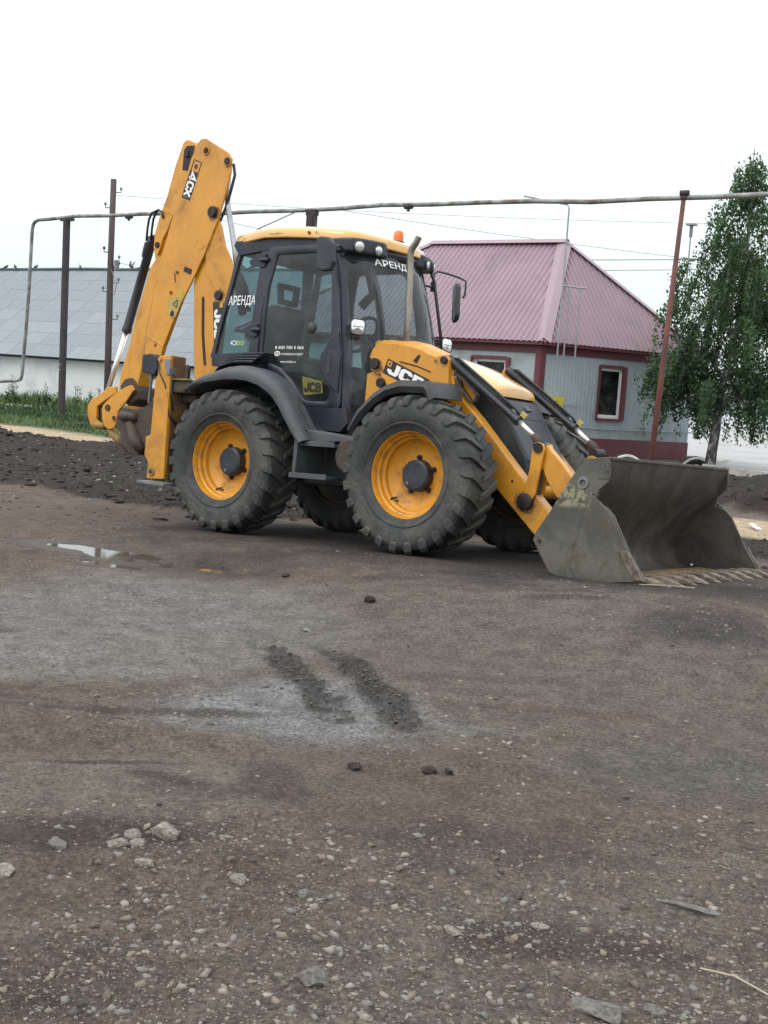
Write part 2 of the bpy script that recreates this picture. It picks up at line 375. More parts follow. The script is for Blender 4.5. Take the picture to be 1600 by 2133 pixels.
def smooth_by_angle(o, deg=40):
    import bmesh
    bm = bmesh.new(); bm.from_mesh(o.data); bmesh.ops.recalc_face_normals(bm, faces=bm.faces)
    for e in bm.edges:
        e.smooth = (len(e.link_faces) == 2 and e.calc_face_angle(0) < math.radians(deg))
    for f in bm.faces: f.smooth = True
    bm.to_mesh(o.data); bm.free(); return o
def empty(name, loc=(0, 0, 0), rz=0):
    o = bpy.data.objects.new(name, None); C.objects.link(o); o.location = loc; o.rotation_euler = (0, 0, rz); o.empty_display_size = .2; return o
def tag(o, label=None, cat=None, group=None, kind=None):
    if label: o['label'] = label
    if cat: o['category'] = cat
    if group: o['group'] = group
    if kind: o['kind'] = kind
    return o
def copy_tree(o, parent=None):
    c = o.copy(); C.objects.link(c)
    if parent is not None: c.parent = parent
    for ch in list(o.children): copy_tree(ch, c)
    return c
def stroke(mb, pts, w, plane, t=0.002, lift=0.0, closed=False):
    """flat strip of width w along pts; plane(u, v, n) -> 3-D"""
    pts = [Vector(p) for p in pts]; L = []; R_ = []; m = len(pts)
    for i in range(m):
        if closed: a, b = pts[i-1], pts[(i+1) % m]
        else: a, b = pts[max(i-1, 0)], pts[min(i+1, m-1)]
        d1 = (pts[i]-a); d2 = (b-pts[i])
        d1 = d1.normalized() if d1.length > 1e-9 else d2.normalized(); d2 = d2.normalized() if d2.length > 1e-9 else d1
        n1 = Vector((-d1.y, d1.x)); n2 = Vector((-d2.y, d2.x)); nn = (n1+n2).normalized(); k = 1/max(0.35, nn.dot(n1))
        L.append(pts[i]+nn*(w/2*k)); R_.append(pts[i]-nn*(w/2*k))
    for i in range(m-1 + (1 if closed else 0)):
        j = (i+1) % m
        q = [L[i], L[j], R_[j], R_[i]]
        vs = [plane(p.x, p.y, lift) for p in q]+[plane(p.x, p.y, lift+t) for p in q]
        mb.add(vs, [(0, 1, 2, 3), (7, 6, 5, 4), (0, 4, 5, 1), (1, 5, 6, 2), (2, 6, 7, 3), (3, 7, 4, 0)])
def flatpoly(mb, pts, plane, lift=0.0, t=0.002):
    n = len(pts); vs = [plane(p[0], p[1], lift) for p in pts]+[plane(p[0], p[1], lift+t) for p in pts]
    mb.add(vs, [tuple(range(n)), tuple(range(2*n-1, n-1, -1))]+[(i, (i+1) % n, (i+1) % n+n, i+n) for i in range(n)])
def arc(cx, cy, r, a0, a1, n=8):
    return [(cx+r*math.cos(math.radians(a0+(a1-a0)*i/n)), cy+r*math.sin(math.radians(a0+(a1-a0)*i/n))) for i in range(n+1)]
def text_mesh(name, s, height, plane, mat, parent, bold=0.0, squeeze=1.0, width=None, shear=0.0, t=0.002, lift=0.0):
    cu = bpy.data.curves.new('t', 'FONT'); cu.body = s; cu.size = 1; cu.offset = bold; cu.extrude = 0.0; cu.resolution_u = 3; cu.shear = shear
    o = bpy.data.objects.new('t', cu); C.objects.link(o)
    dg = bpy.context.evaluated_depsgraph_get(); me = bpy.data.meshes.new_from_object(o.evaluated_get(dg))
    bpy.data.objects.remove(o)
    xs = [v.co.x for v in me.vertices]; ys = [v.co.y for v in me.vertices]
    w0, w1, h0, h1 = min(xs), max(xs), min(ys), max(ys)
    ky = height/(h1-h0); kx = (width/(w1-w0)) if width else ky*squeeze
    vs = [plane((v.co.x-w0)*kx, (v.co.y-h0)*ky, lift+t) for v in me.vertices]
    fs = [tuple(p.vertices) for p in me.polygons]; bpy.data.meshes.remove(me)
    m2 = bpy.data.meshes.new(name); m2.from_pydata([tuple(v) for v in vs], [], fs); m2.materials.append(mat)
    o = bpy.data.objects.new(name, m2); C.objects.link(o); o.parent = parent; return o
def mkplane(o, eu, ev, n):
    o, eu, ev, n = Vector(o), Vector(eu), Vector(ev), Vector(n)
    return lambda u, v, k: o+eu*u+ev*v+n*k

# ================================================================== GROUND
def ground_mat():
    m, nt, b = M('yard_dirt')
    at = nt.nodes.new('ShaderNodeAttribute'); at.attribute_name = 'soil'
    geo = nt.nodes.new('ShaderNodeNewGeometry'); P = geo.outputs['Position']
    n1 = mapr(nt, noise(nt, 5, 12, 0.78, P), 0.36, 0.66, 0.74, 1.26)
    n2 = mapr(nt, noise(nt, 48, 8, 0.8, P), 0.36, 0.66, 0.52, 1.52)
    k = math2(nt, 'MULTIPLY', n1, n2)
    sc = nt.nodes.new('ShaderNodeVectorMath'); sc.operation = 'SCALE'; nt.links.new(at.outputs['Color'], sc.inputs[0]); nt.links.new(k, sc.inputs['Scale'])
    # pale grit
    vo = nt.nodes.new('ShaderNodeTexVoronoi'); vo.inputs['Scale'].default_value = 62; wv = nt.nodes.new('ShaderNodeTexNoise'); wv.inputs['Scale'].default_value = 55; wv.inputs['Detail'].default_value = 3; nt.links.new(P, wv.inputs['Vector'])
    wa = nt.nodes.new('ShaderNodeVectorMath'); wa.operation = 'MULTIPLY_ADD'; wa.inputs[1].default_value = (.022, .022, .022); nt.links.new(wv.outputs['Color'], wa.inputs[0]); nt.links.new(P, wa.inputs[2]); nt.links.new(wa.outputs[0], vo.inputs['Vector'])
    wn = nt.nodes.new('ShaderNodeTexWhiteNoise'); nt.links.new(vo.outputs['Position'], wn.inputs['Vector'])
    pick = math2(nt, 'GREATER_THAN', wn.outputs['Value'], 0.80)
    dot = math2(nt, 'LESS_THAN', vo.outputs['Distance'], 0.36)
    zone = mapr(nt, noise(nt, 1.1, 5, 0.6, P), 0.45, 0.62, 0.08, 0.8)
    gm = math2(nt, 'MULTIPLY', math2(nt, 'MULTIPLY', pick, dot), zone)
    gm = math2(nt, 'MULTIPLY', gm, at.outputs['Alpha'])
    sep = nt.nodes.new('ShaderNodeSeparateColor'); nt.links.new(wn.outputs['Color'], sep.inputs[0])
    gc = mix(nt, sep.outputs['Green'], (0.06, 0.055, 0.05), (0.26, 0.25, 0.225))
    col = mix(nt, gm, sc.outputs[0], gc)
    nt.links.new(col, b.inputs['Base Color'])
    wet = nt.nodes.new('ShaderNodeAttribute'); wet.attribute_name = 'wet'
    nt.links.new(mapr(nt, wet.outputs['Fac'], 0, 1, 0.93, 0.42), b.inputs['Roughness'])
    b.inputs['Specular IOR Level'].default_value = 0.28
    h = math2(nt, 'ADD', math2(nt, 'MULTIPLY', noise(nt, 26, 9, 0.72, P), 1.0), math2(nt, 'MULTIPLY', noise(nt, 120, 6, 0.7, P), 0.35))
    h = math2(nt, 'ADD', h, math2(nt, 'MULTIPLY', gm, 0.35))
    bump(nt, b, h, 0.035, 1.0)
    return m
def build_ground():
    cx, cy = CAM_POS[0], CAM_POS[1]
    rad = [0.0, 0.35, .7, 1.0, 1.3, 1.6, 1.9, 2.15]
    r = 2.3
    while r < 14: rad.append(r); r *= 1.0036
    while r < 42: rad.append(r); r *= 1.011
    while r < 1500: rad.append(r); r *= 1.09
    ang = [0.0]; a = 0.0
    while a < 22: a += .14; ang.append(a)
    st = .14
    while a < 178: st = min(st*1.13, 6); a += st; ang.append(min(a, 180))
    full = sorted(set([-x for x in ang if x < 179.9]+ang)); full = np.radians(np.array(full)) 
    rad = np.array(rad); th = full + YAW   # angle from +y towards +x
    Rg, Tg = np.meshgrid(rad, th, indexing='ij')
    X = cx+Rg*np.sin(Tg); Y = cy+Rg*np.cos(Tg)
    Z = ground_h(X, Y)
    fade = 1-sst(60, 200, Rg); Z = Z*fade
    Z = Z + .05*sst(9, 14, Y)*0
    n0, n1 = Rg.shape
    co = np.stack([X, Y, Z], -1).reshape(-1, 3)
    i = np.arange(n0-1)[:, None]*n1 + np.arange(n1)[None, :]; j = np.arange(n0-1)[:, None]*n1 + (np.arange(n1)[None, :]+1) % n1
    F = np.stack([i, i+n1, j+n1, j], -1).reshape(-1, 4)
    me = bpy.data.meshes.new('ground')
    me.vertices.add(len(co)); me.vertices.foreach_set('co', co.ravel())
    me.loops.add(F.size); me.loops.foreach_set('vertex_index', F.ravel().astype(np.int32))
    me.polygons.add(len(F)); me.polygons.foreach_set('loop_start', np.arange(0, F.size, 4, dtype=np.int32))
    me.polygons.foreach_set('loop_total', np.full(len(F), 4, np.int32))
    me.polygons.foreach_set('use_smooth', np.ones(len(F), bool))
    me.update(); me.validate()
    x, y = co[:, 0], co[:, 1]
    # soil colours by place, with shade mixed in under the machine
    base = np.array([0.138, 0.109, 0.087]); warm = np.array([0.130, 0.098, 0.077]); grey = np.array([0.156, 0.141, 0.122])
    dark = np.array([0.024, 0.018, 0.015]); sand = np.array([0.47, 0.37, 0.245]); green = np.array([0.060, 0.085, 0.035])
    gravel = np.array([0.19, 0.175, 0.15]); pale = np.array([0.60, 0.60, 0.575])
    def bl(c, t, k): return c*(1-k[:, None]) + np.array(t)[None, :]*k[:, None]
    c = np.repeat(base[None], len(x), 0)
    c = bl(c, warm, sst(-.12, .22, fbm(x, y, 1.6, 4, 20.)))
    c = bl(c, grey, .5*sst(-.05, .28, fbm(x, y, 1.5, 6, 30., .65)))
    def blob(px, py, a, b_, ang_, n=.35):
        u = (x-px)*math.cos(ang_)+(y-py)*math.sin(ang_); v = -(x-px)*math.sin(ang_)+(y-py)*math.cos(ang_)
        q = np.sqrt((u/a)**2+(v/b_)**2)+n*fbm(x, y, .8, 6, px, .68)*3.2
        return 1-sst(.55, 1.3, q)
    c = bl(c, [0.135, 0.120, 0.103], .65*blob(5.02, -3.12, 1.33, 2.33, .92, .3))
    c = bl(c, [0.118, 0.108, 0.094], .6*blob(6.37, -4.78, .6, .5, .86))
    c = bl(c, [0.190, 0.183, 0.168], .85*blob(2.55, -4.35, 1.35, 1.35, .98, .28))      # dried silt, pale grey
    c = bl(c, [0.205, 0.198, 0.183], .8*blob(3.10, -5.35, 1.0, .60, .93, .4))
    c = bl(c, [0.180, 0.160, 0.135], .6*blob(3.4, -4.7, .7, .5, .9, .5))
    c = bl(c, [0.215, 0.218, 0.215], .92*blob(4.70, -5.28, .66, .58, .89, .3))
    c = bl(c, [0.205, 0.198, 0.183], .7*blob(5.05, -5.05, .7, .12, .5, .3))
    c = bl(c, [0.172, 0.150, 0.124], .8*blob(4.95, -6.55, .72, .46, .84, .35))
    c = bl(c, [0.070, 0.055, 0.048], .75*blob(4.13, -5.93, .70, .07, .72, .3))
    c = bl(c, [0.055, 0.043, 0.038], .75*blob(4.7, -6.46, .34, .035, .70, .3))
    c = bl(c, [0.075, 0.052, 0.044], .65*blob(5.29, -6.18, .13, .27, .85, .4))
    c = bl(c, [0.060, 0.045, 0.040], .8*blob(5.28, -7.10, .46, .17, .80, .4))
    c = bl(c, [0.080, 0.060, 0.052], .6*blob(6.2, -6.2, .5, .30, .8, .6))
    c = bl(c, [0.062, 0.046, 0.041], .7*blob(6.85, -6.65, .45, .14, .6, .6))
    c = bl(c, [0.075, 0.056, 0.048], .6*blob(5.98, -7.8, .4, .25, .78, .5))
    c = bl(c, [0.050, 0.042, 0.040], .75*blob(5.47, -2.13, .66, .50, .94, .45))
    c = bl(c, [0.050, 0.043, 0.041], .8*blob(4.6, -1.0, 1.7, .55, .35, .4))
    c = bl(c, [0.042, 0.036, 0.034], .92*blob(2.2, -.2, 3.2, 1.9, 0.1))  # dark mud, painted darker still to stand in for shade under the machine
    c = bl(c, [0.105, 0.072, 0.058], .55*blob(5.6, -4.2, .55, .12, .6)); c = bl(c, [0.105, 0.072, 0.058], .5*blob(5.0, -3.9, .5, .1, .6))
    for k in range(26):
        bx_, by_ = rng.uniform(0, 9), rng.uniform(-8.5, -1); c = bl(c, [0.055, 0.044, 0.040], rng.uniform(.35, .8)*blob(bx_, by_, rng.uniform(.08, .4), rng.uniform(.03, .10), rng.uniform(.2, 1.1), .6))
    s, back = soil_mask(x, y)
    c = bl(c, dark, .92*sst(.25, .6, s+.25*fbm(x, y, .3, 3, 41.)))
    sm = sst(-1.25, -.95, y-(6.6-.085*x)+.7*fbm(x, y, 1.5, 3, 52.))*(1-sst(1.0, 1.5, y-(6.6-.085*x)+.8*fbm(x, y, 1.2, 3, 55.)))
    c = bl(c, sand, .95*sm*(1-.6*sst(.5, .9, s)*0))
    far_ = sst(8.3, 9.2, y+.6*fbm(x, y, 1.1, 3, 61.))
    c = bl(c, green, far_*(1-sst(.3, .7, back))*(1-sst(-5, -2, x+fbm(x, y, 2, 3, 66.)*3)*.7))
    c = bl(c, gravel, sst(12.6, 13.6, y+.5*fbm(x, y, 1, 3, 70.))*sst(-6.5, -4, x))
    c = bl(c, dark*1.1, sst(14.9, 15.3, y)*(1-sst(18.0, 18.5, y))*sst(-4.5, -3.0, x)*.85)
    c = bl(c, green*1.2, sst(40, 80, np.hypot(x, y))*.7)
    wet = np.zeros(len(x))
    for (pcx, pcy, pa, pb, pr) in PUDDLES: wet = np.maximum(wet, blob(pcx, pcy, pa*2.2, pb*4.2, pr, .3))
    for (ta, tb) in TRACKS:
        d, t = segd(x, y, *ta, *tb); g = (1-sst(.08, .13, d+.14*fbm(x, y, .14, 3, 5.)))*sst(.02, .25, fbm(x, y, .25, 3, 25.)+.16+np.minimum(t*.55, (math.hypot(tb[0]-ta[0], tb[1]-ta[1])-t)*1.3)); wet = np.maximum(wet, g*.45)
        
        dd_ = d*np.sign((x-ta[0])*(tb[1]-ta[1])-(y-ta[1])*(tb[0]-ta[0])); lg = sst(.3, .7, 0.5+0.5*np.sin((t+np.abs(dd_-.02)*0.9+.05*fbm(x, y, .15, 3, 12.))*2*PI/0.10))
        c = bl(c, [0.070, 0.062, 0.057], g*(.35+.55*lg)); c = bl(c, [.21, .212, .208], g*.35*(1-lg))
    c = c*(1-.45*np.clip(wet, 0, 1))[:, None]
    grit = np.clip(1-s-sm, 0, 1)*(1-far_)
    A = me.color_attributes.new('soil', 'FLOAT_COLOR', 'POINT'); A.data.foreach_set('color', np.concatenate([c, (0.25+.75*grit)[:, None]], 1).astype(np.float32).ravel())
    W_ = me.attributes.new('wet', 'FLOAT', 'POINT'); W_.data.foreach_set('value', wet.astype(np.float32))
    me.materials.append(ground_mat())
    o = bpy.data.objects.new('ground', me); C.objects.link(o); tag(o, kind='structure'); return o
build_ground()

# puddle water
def water_mat():
    m, nt, b = M('muddy_water'); b.inputs['Base Color'].default_value = (0.085, 0.070, 0.055, 1); b.inputs['Roughness'].default_value = 0.05
    b.inputs['Specular IOR Level'].default_value = 0.9; b.inputs['IOR'].default_value = 1.33
    bump(nt, b, noise(nt, 3, 2, 0.5), 0.001, 0.08); return m
WAT = water_mat()
mb = MB().add([(PRECT[0], PRECT[2], PLEV), (PRECT[1], PRECT[2], PLEV), (PRECT[1], PRECT[3], PLEV), (PRECT[0], PRECT[3], PLEV)], [(0, 1, 2, 3)])
o = mb.build('puddle', WAT); tag(o, kind='structure')

# ================================================================== STONES
def rock_mesh(name, mat, seed, flat=.5, sub=2, jag=.28):
    import bmesh
    r_ = random.Random(seed); bm = bmesh.new(); bmesh.ops.create_icosphere(bm, subdivisions=sub, radius=.5)
    dirs = [Vector((r_.gauss(0, 1), r_.gauss(0, 1), r_.gauss(0, 1))).normalized() for _ in range(9)]
    cut = [r_.uniform(.26, .44) for _ in dirs]
    if sub == 1: cut = [c_-.07 for c_ in cut]
    for v in bm.verts:
        for d, c_ in zip(dirs, cut):
            k = v.co.dot(d)
            if k > c_: v.co -= d*(k-c_)
        v.co *= 1+(r_.uniform(-.16, .16) if sub == 1 else r_.uniform(-.05, .05))
        v.co.z *= flat
    me = bpy.data.meshes.new(name); bm.to_mesh(me); bm.free(); me.materials.append(mat); return me
def hull_mesh(seed, flat):
    import bmesh
    r_ = random.Random(seed); bm = bmesh.new()
    for _ in range(11):
        v = Vector((r_.gauss(0, 1), r_.gauss(0, 1), r_.gauss(0, 1))).normalized()*r_.uniform(.38, .56); v.z *= flat; bm.verts.new(v)
    g_ = bmesh.ops.convex_hull(bm, input=bm.verts[:]); bmesh.ops.delete(bm, geom=[q for q in g_['geom_interior'] if isinstance(q, bmesh.types.BMVert)], context='VERTS')
    bmesh.ops.triangulate(bm, faces=bm.faces[:]); me = bpy.data.meshes.new('p'); bm.to_mesh(me); bm.free(); return me
STN = simple('pale_limestone', (0.27, 0.25, 0.215), 0.85, 0, .2, 5, (0.11, 0.09, 0.07), .6, 7, .01, 40)
STG = simple('grey_stone', (0.17, 0.165, 0.15), 0.85, 0, .25, 5, (0.09, 0.075, 0.06), .6, 7, .01, 40)
CLD = simple('damp_clod', (0.030, 0.023, 0.020), 0.95, 0, .3, 6, None, 0, 1, .02, 30)
# single stones the photograph shows clearly: (x, y, length, width, height, turn, material, label)
SL = [
 (5.47, -6.90, .125, .085, .060, .5, 0, 'large pale angular stone, biggest of the cluster in the left foreground'),
 (5.43, -7.09, .085, .055, .045, 1.0, 0, 'pale yellowish stone leftmost but one of the foreground cluster'),
 (5.47, -7.03, .060, .045, .030, .2, 0, 'small white stone just right of the yellowish stone in the cluster'),
 (5.40, -6.98, .070, .050, .040, .9, 0, 'rounded grey-white stone behind the cluster, left of the largest stone'),
 (5.30, -7.22, .110, .060, .035, .3, 1, 'flat greenish grey stone at the left of the foreground cluster'),
 (5.62, -7.13, .090, .045, .022, .6, 0, 'thin flat white stone lying in front of the cluster'),
 (5.33, -7.45, .090, .060, .035, .4, 0, 'broad brownish stone sunk in the mud at the far left of the foreground'),
 (5.89, -6.99, .075, .045, .030, .1, 0, 'pale lump of stone alone right of and below the cluster'),
 (6.12, -6.93, .050, .045, .035, .1, 1, 'round grey stone alone in the middle of the foreground'),
 (6.47, -7.31, .100, .070, .060, .7, 1, 'jagged greenish grey stone near the bottom edge, left of centre'),
 (7.11, -6.92, .165, .085, .045, .4, 1, 'largest flat grey slab of stone at the bottom right edge of the picture'),
 (7.22, -6.80, .060, .045, .035, .4, 1, 'small grey stone beside the large slab at the bottom right'),
 (6.74, -6.57, .055, .045, .030, .8, 0, 'pinkish white stone in the right foreground'),
 (6.58, -6.80, .070, .040, .025, .3, 0, 'flat pale stone with a bright top, right of the foreground centre'),
 (7.02, -6.10, .190, .045, .020, .9, 1, 'long thin grey sliver of stone at the right side'),
 (3.47, -3.81, .090, .050, .025, .2, 0, 'pale flat stone alone in front of the gap between the wheels'),
]
for i, (x, y, a, b_, h, t, mt, lab) in enumerate(SL):
    o = bpy.data.objects.new('stone', rock_mesh('stone', (STN, STG)[mt], 40+i, 1.0, 3, .3)); C.objects.link(o)
    o.scale = (a*1.15, b_*1.15, h*1.25); o.location = (x, y, H(x, y)+h*.08); o.rotation_euler = (random.uniform(-.15, .15), random.uniform(-.15, .15), t-.64)
    tag(o, lab, 'stone')
CL2 = simple('mud_clod_soil', (0.052, 0.040, 0.034), 0.95, 0, .35, 9, None, 0, 1, .02, 40)
def clod_mesh(seed):
    me = rock_mesh('mud_clod', CL2, seed, .85, 4); import mathutils
    for v in me.vertices:
        k = mathutils.noise.fractal(v.co*5+Vector((seed, 0, 0)), .9, 2.1, 5); k2 = mathutils.noise.noise(v.co*2.2+Vector((0, seed, 0))); v.co *= 1+.20*k+.28*k2
    return me
for i, (x, y, s_, lab) in enumerate(((3.31, -2.95, .10, 'dark square clod of mud between the puddle and the bucket'), (5.65, -5.59, .07, 'dark crumbly mud clod right of the tyre tracks, nearer the picture edge'), (5.71, -5.53, .05, 'small dark clod touching the crumbly mud clod'), (5.42, -5.80, .06, 'flat dark clod below the end of the tyre tracks'), (2.35, -2.75, .06, 'tiny dark clod left of the square clod'))):
    o = bpy.data.objects.new('mud_clod', clod_mesh(80+i)); C.objects.link(o); o.scale = (s_, s_*.8, s_*.75); o.location = (x, y, H(x, y)+s_*.2); o.rotation_euler = (0, 0, i*1.1); tag(o, lab, 'mud clod')
# loose gravel: far too many to count
def scatter(name, n, mats, region, smin, smax, power, seed, kind_label=None):
    r = np.random.default_rng(seed); protos = []
    for k in range(7):
        me = hull_mesh(seed+k*3, (.35, .5, .65, .8, .45, .55, .7)[k]); v = np.array([q.co[:] for q in me.vertices]); f = np.array([q.vertices[:] for q in me.polygons]); protos.append((v, f)); bpy.data.meshes.remove(me)
    pts = region(r, n); sz = smin*(1-r.random(len(pts)))**(-1/power); sz = np.minimum(sz, smax)
    V, F, MI = [], [], []; off = 0
    z = ground_h(pts[:, 0], pts[:, 1])
    for i, (p, s_) in enumerate(zip(pts, sz)):
        v, f = protos[i % 7]; a = r.random()*2*PI; el = r.uniform(.75, 1.35)
        q = v*np.array([s_*el, s_/el, s_*r.uniform(.7, 1.1)]); ca, sa = math.cos(a), math.sin(a)
        V.append(np.stack([q[:, 0]*ca-q[:, 1]*sa+p[0], q[:, 0]*sa+q[:, 1]*ca+p[1], q[:, 2]+z[i]-s_*.03], 1)); F.append(f+off); off += len(v)
        MI += [int(r.random()*len(mats))]*len(f)
    V = np.concatenate(V); F = np.concatenate(F)
    me = bpy.data.meshes.new(name); me.vertices.add(len(V)); me.vertices.foreach_set('co', V.ravel())
    me.loops.add(F.size); me.loops.foreach_set('vertex_index', F.ravel().astype(np.int32)); me.polygons.add(len(F))
    me.polygons.foreach_set('loop_start', np.arange(0, F.size, 3, dtype=np.int32)); me.polygons.foreach_set('loop_total', np.full(len(F), 3, np.int32))
    for m_ in mats: me.materials.append(m_)
    me.polygons.foreach_set('material_index', np.array(MI, np.int32)); me.update()
    o = bpy.data.objects.new(name, me); C.objects.link(o); tag(o, kind='stuff'); return o
def fan(r, n, d0=2.4, d1=13, p=1.0):
    d = d0*(d1/d0)**(r.random(n)**p); s_ = r.uniform(-.40, .40, n)
    f = np.array([math.sin(YAW), math.cos(YAW)]); g = np.array([math.cos(YAW), -math.sin(YAW)])
    P = np.array(CAM_POS[:2])+d[:, None]*f+(d*s_)[:, None]*g
    dens = fbm(P[:, 0], P[:, 1], 1.3, 3, 77.)+.5
    keep = r.random(n) < np.clip((dens-.42)*4.5, .05, 1); P = P[keep]
    # nothing loose under the tyres, in the puddle or in the pressed tracks
    x, y = P[:, 0], P[:, 1]
    ok = ~((np.abs(y) < 1.35) & (x > -.8) & (x < 4.8))
    for (cx, cy, a, b_, rr) in PUDDLES: ok &= np.hypot((x-cx)/a, (y-cy)/b_) > 1.2
    for (a, b_) in TRACKS: ok &= segd(x, y, *a, *b_)[0] > .16
    return P[ok]
STM = [simple('gravel_pale', (0.235, 0.215, 0.182), .9, 0, .25, 20), simple('gravel_grey', (0.165, 0.158, 0.140), .9, 0, .2, 20), simple('gravel_brown', (0.125, 0.10, 0.08), .9, 0, .2, 20), simple('gravel_dark', (0.07, 0.062, 0.055), .9, 0, .2, 20), simple('gravel_tan', (0.180, 0.150, 0.115), .9, 0, .2, 20)]
scatter('gravel', 58000, STM, fan, .0060, .040, 2.1, 101)
# lumps thrown up between the lugs of the two tyre tracks
def lumps():
    r = np.random.default_rng(33); V, F = [], []; off = 0
    me = [hull_mesh(300+k, .6) for k in range(5)]; pr = [(np.array([q.co[:] for q in q_.vertices]), np.array([q.vertices[:] for q in q_.polygons])) for q_ in me]
    for q_ in me: bpy.data.meshes.remove(q_)
    for (a, b_) in TRACKS:
        a, b_ = np.array(a), np.array(b_); L_ = np.linalg.norm(b_-a); d = (b_-a)/L_; n = np.array([-d[1], d[0]]); t = .02
        while t < L_-.02:
            for side in (-1, 1):
                for k in range(6):
                    if r.random() < .22+.6*max(0, .6-t)/.6 or (k > 3 and r.random() < .5): continue
                    o_ = side*(.010+.019*k); c = a+d*(t+abs(o_)*.55+(.045 if side > 0 else 0)+r.normal(0, .008))+n*(o_+r.normal(0, .007)); s_ = r.uniform(.014, .034)
                    v, f = pr[r.integers(5)]; q = v*np.array([s_*1.3, s_*.62, s_*.75]); an = math.atan2(d[1], d[0])+side*(1.05)+r.normal(0, .35); ca, sa = math.cos(an), math.sin(an)
                    V.append(np.stack([q[:, 0]*ca-q[:, 1]*sa+c[0], q[:, 0]*sa+q[:, 1]*ca+c[1], q[:, 2]+H(c[0], c[1])+s_*.1], 1)); F.append(f+off); off += len(v)
            t += .088
    mb = MB(); mb.v = [tuple(q) for q in np.concatenate(V)]; mb.f = [tuple(q) for q in np.concatenate(F)]
    tag(mb.build('track_crumbs', simple('wet_mud_lump', (.078, .070, .064), .8, 0, .3, 25)), kind='stuff')
lumps()
def fan_mid(r, n):
    P = np.stack([r.uniform(-14, 5, n), r.uniform(-1.5, 6.5, n)], 1); s, _ = soil_mask(P[:, 0], P[:, 1])
    ok = ~((np.abs(P[:, 1]) < 1.35) & (P[:, 0] > -1.3)); return P[ok & (r.random(n) < .3+.7*s)]
scatter('rubble_scatter', 2600, [simple('pale_rubble', (.36, .34, .31), .9, 0, .2, 20)]+STM[:3]+[STM[3]], fan_mid, .022, .11, 2.2, 131)
scatter('soil_crumbs', 4200, [CLD], fan_mid, .03, .16, 2.0, 151)
def bank(r, n):
    P = np.stack([r.uniform(-16, -1.5, n), r.uniform(.3, 6.3, n)], 1); s, _ = soil_mask(P[:, 0], P[:, 1]); d_ = fbm(P[:, 0], P[:, 1], .9, 3, 140.)
    return P[(s > .6) & (r.random(n) < .35+1.6*d_)]
scatter('soil_lumps', 5200, [CLD, simple('dark_clod', (.018, .014, .014), .95, 0, .3, 8)], bank, .05, .22, 2.1, 161)
def bank2(r, n):
    P = np.stack([r.uniform(-4, 6, n), r.uniform(8.4, 12.6, n)], 1); s, bk_ = soil_mask(P[:, 0], P[:, 1]); return P[bk_ > .5]
scatter('soil_lumps', 900, [CLD], bank2, .06, .28, 2.0, 181)
scatter('rubble_heap', 160, [simple('white_rubble', (.55, .53, .48), .9, 0, .2, 8)], lambda r, n: np.stack([-26.5+r.normal(0, 1.0, n), 17.0+r.normal(0, .45, n)], 1), .10, .32, 2.5, 171)

# ================================================================== PUDDLE-SIDE AND OTHER SMALL LITTER
WHT = simple('white_scrap', (.72, .72, .70), .7, 0, .05)
o = MB().box((-.18, -.03, 0), (.18, .03, .02)).build('scrap_strip', WHT); o.location = (2.6, 6.4, H(2.6, 6.4)+.03); o.rotation_euler = (0, .1, -.9); tag(o, 'white strip of scrap lying by the sand behind the bucket', 'scrap')
STR = simple('dry_straw', (.36, .33, .25), .8, 0, .1)
o = MB().tube([(7.22, -6.50, H(7.22, -6.5)+.02), (7.32, -6.50, H(7.32, -6.5)+.035), (7.45, -6.52, H(7.45, -6.52)+.02)], .003, 5).build('dry_stalk', STR); tag(o, 'long dry plant stalk lying at the lower right edge', 'stalk')
o = MB().tube([(4.55, -1.30, H(4.55, -1.3)+.012), (4.70, -1.15, H(4.7, -1.15)+.02), (4.86, -1.0, H(4.86, -1.0)+.015)], .004, 5).build('dry_stalk', STR); tag(o, 'short pale stalk on the dark soil in front of the bucket teeth', 'stalk')

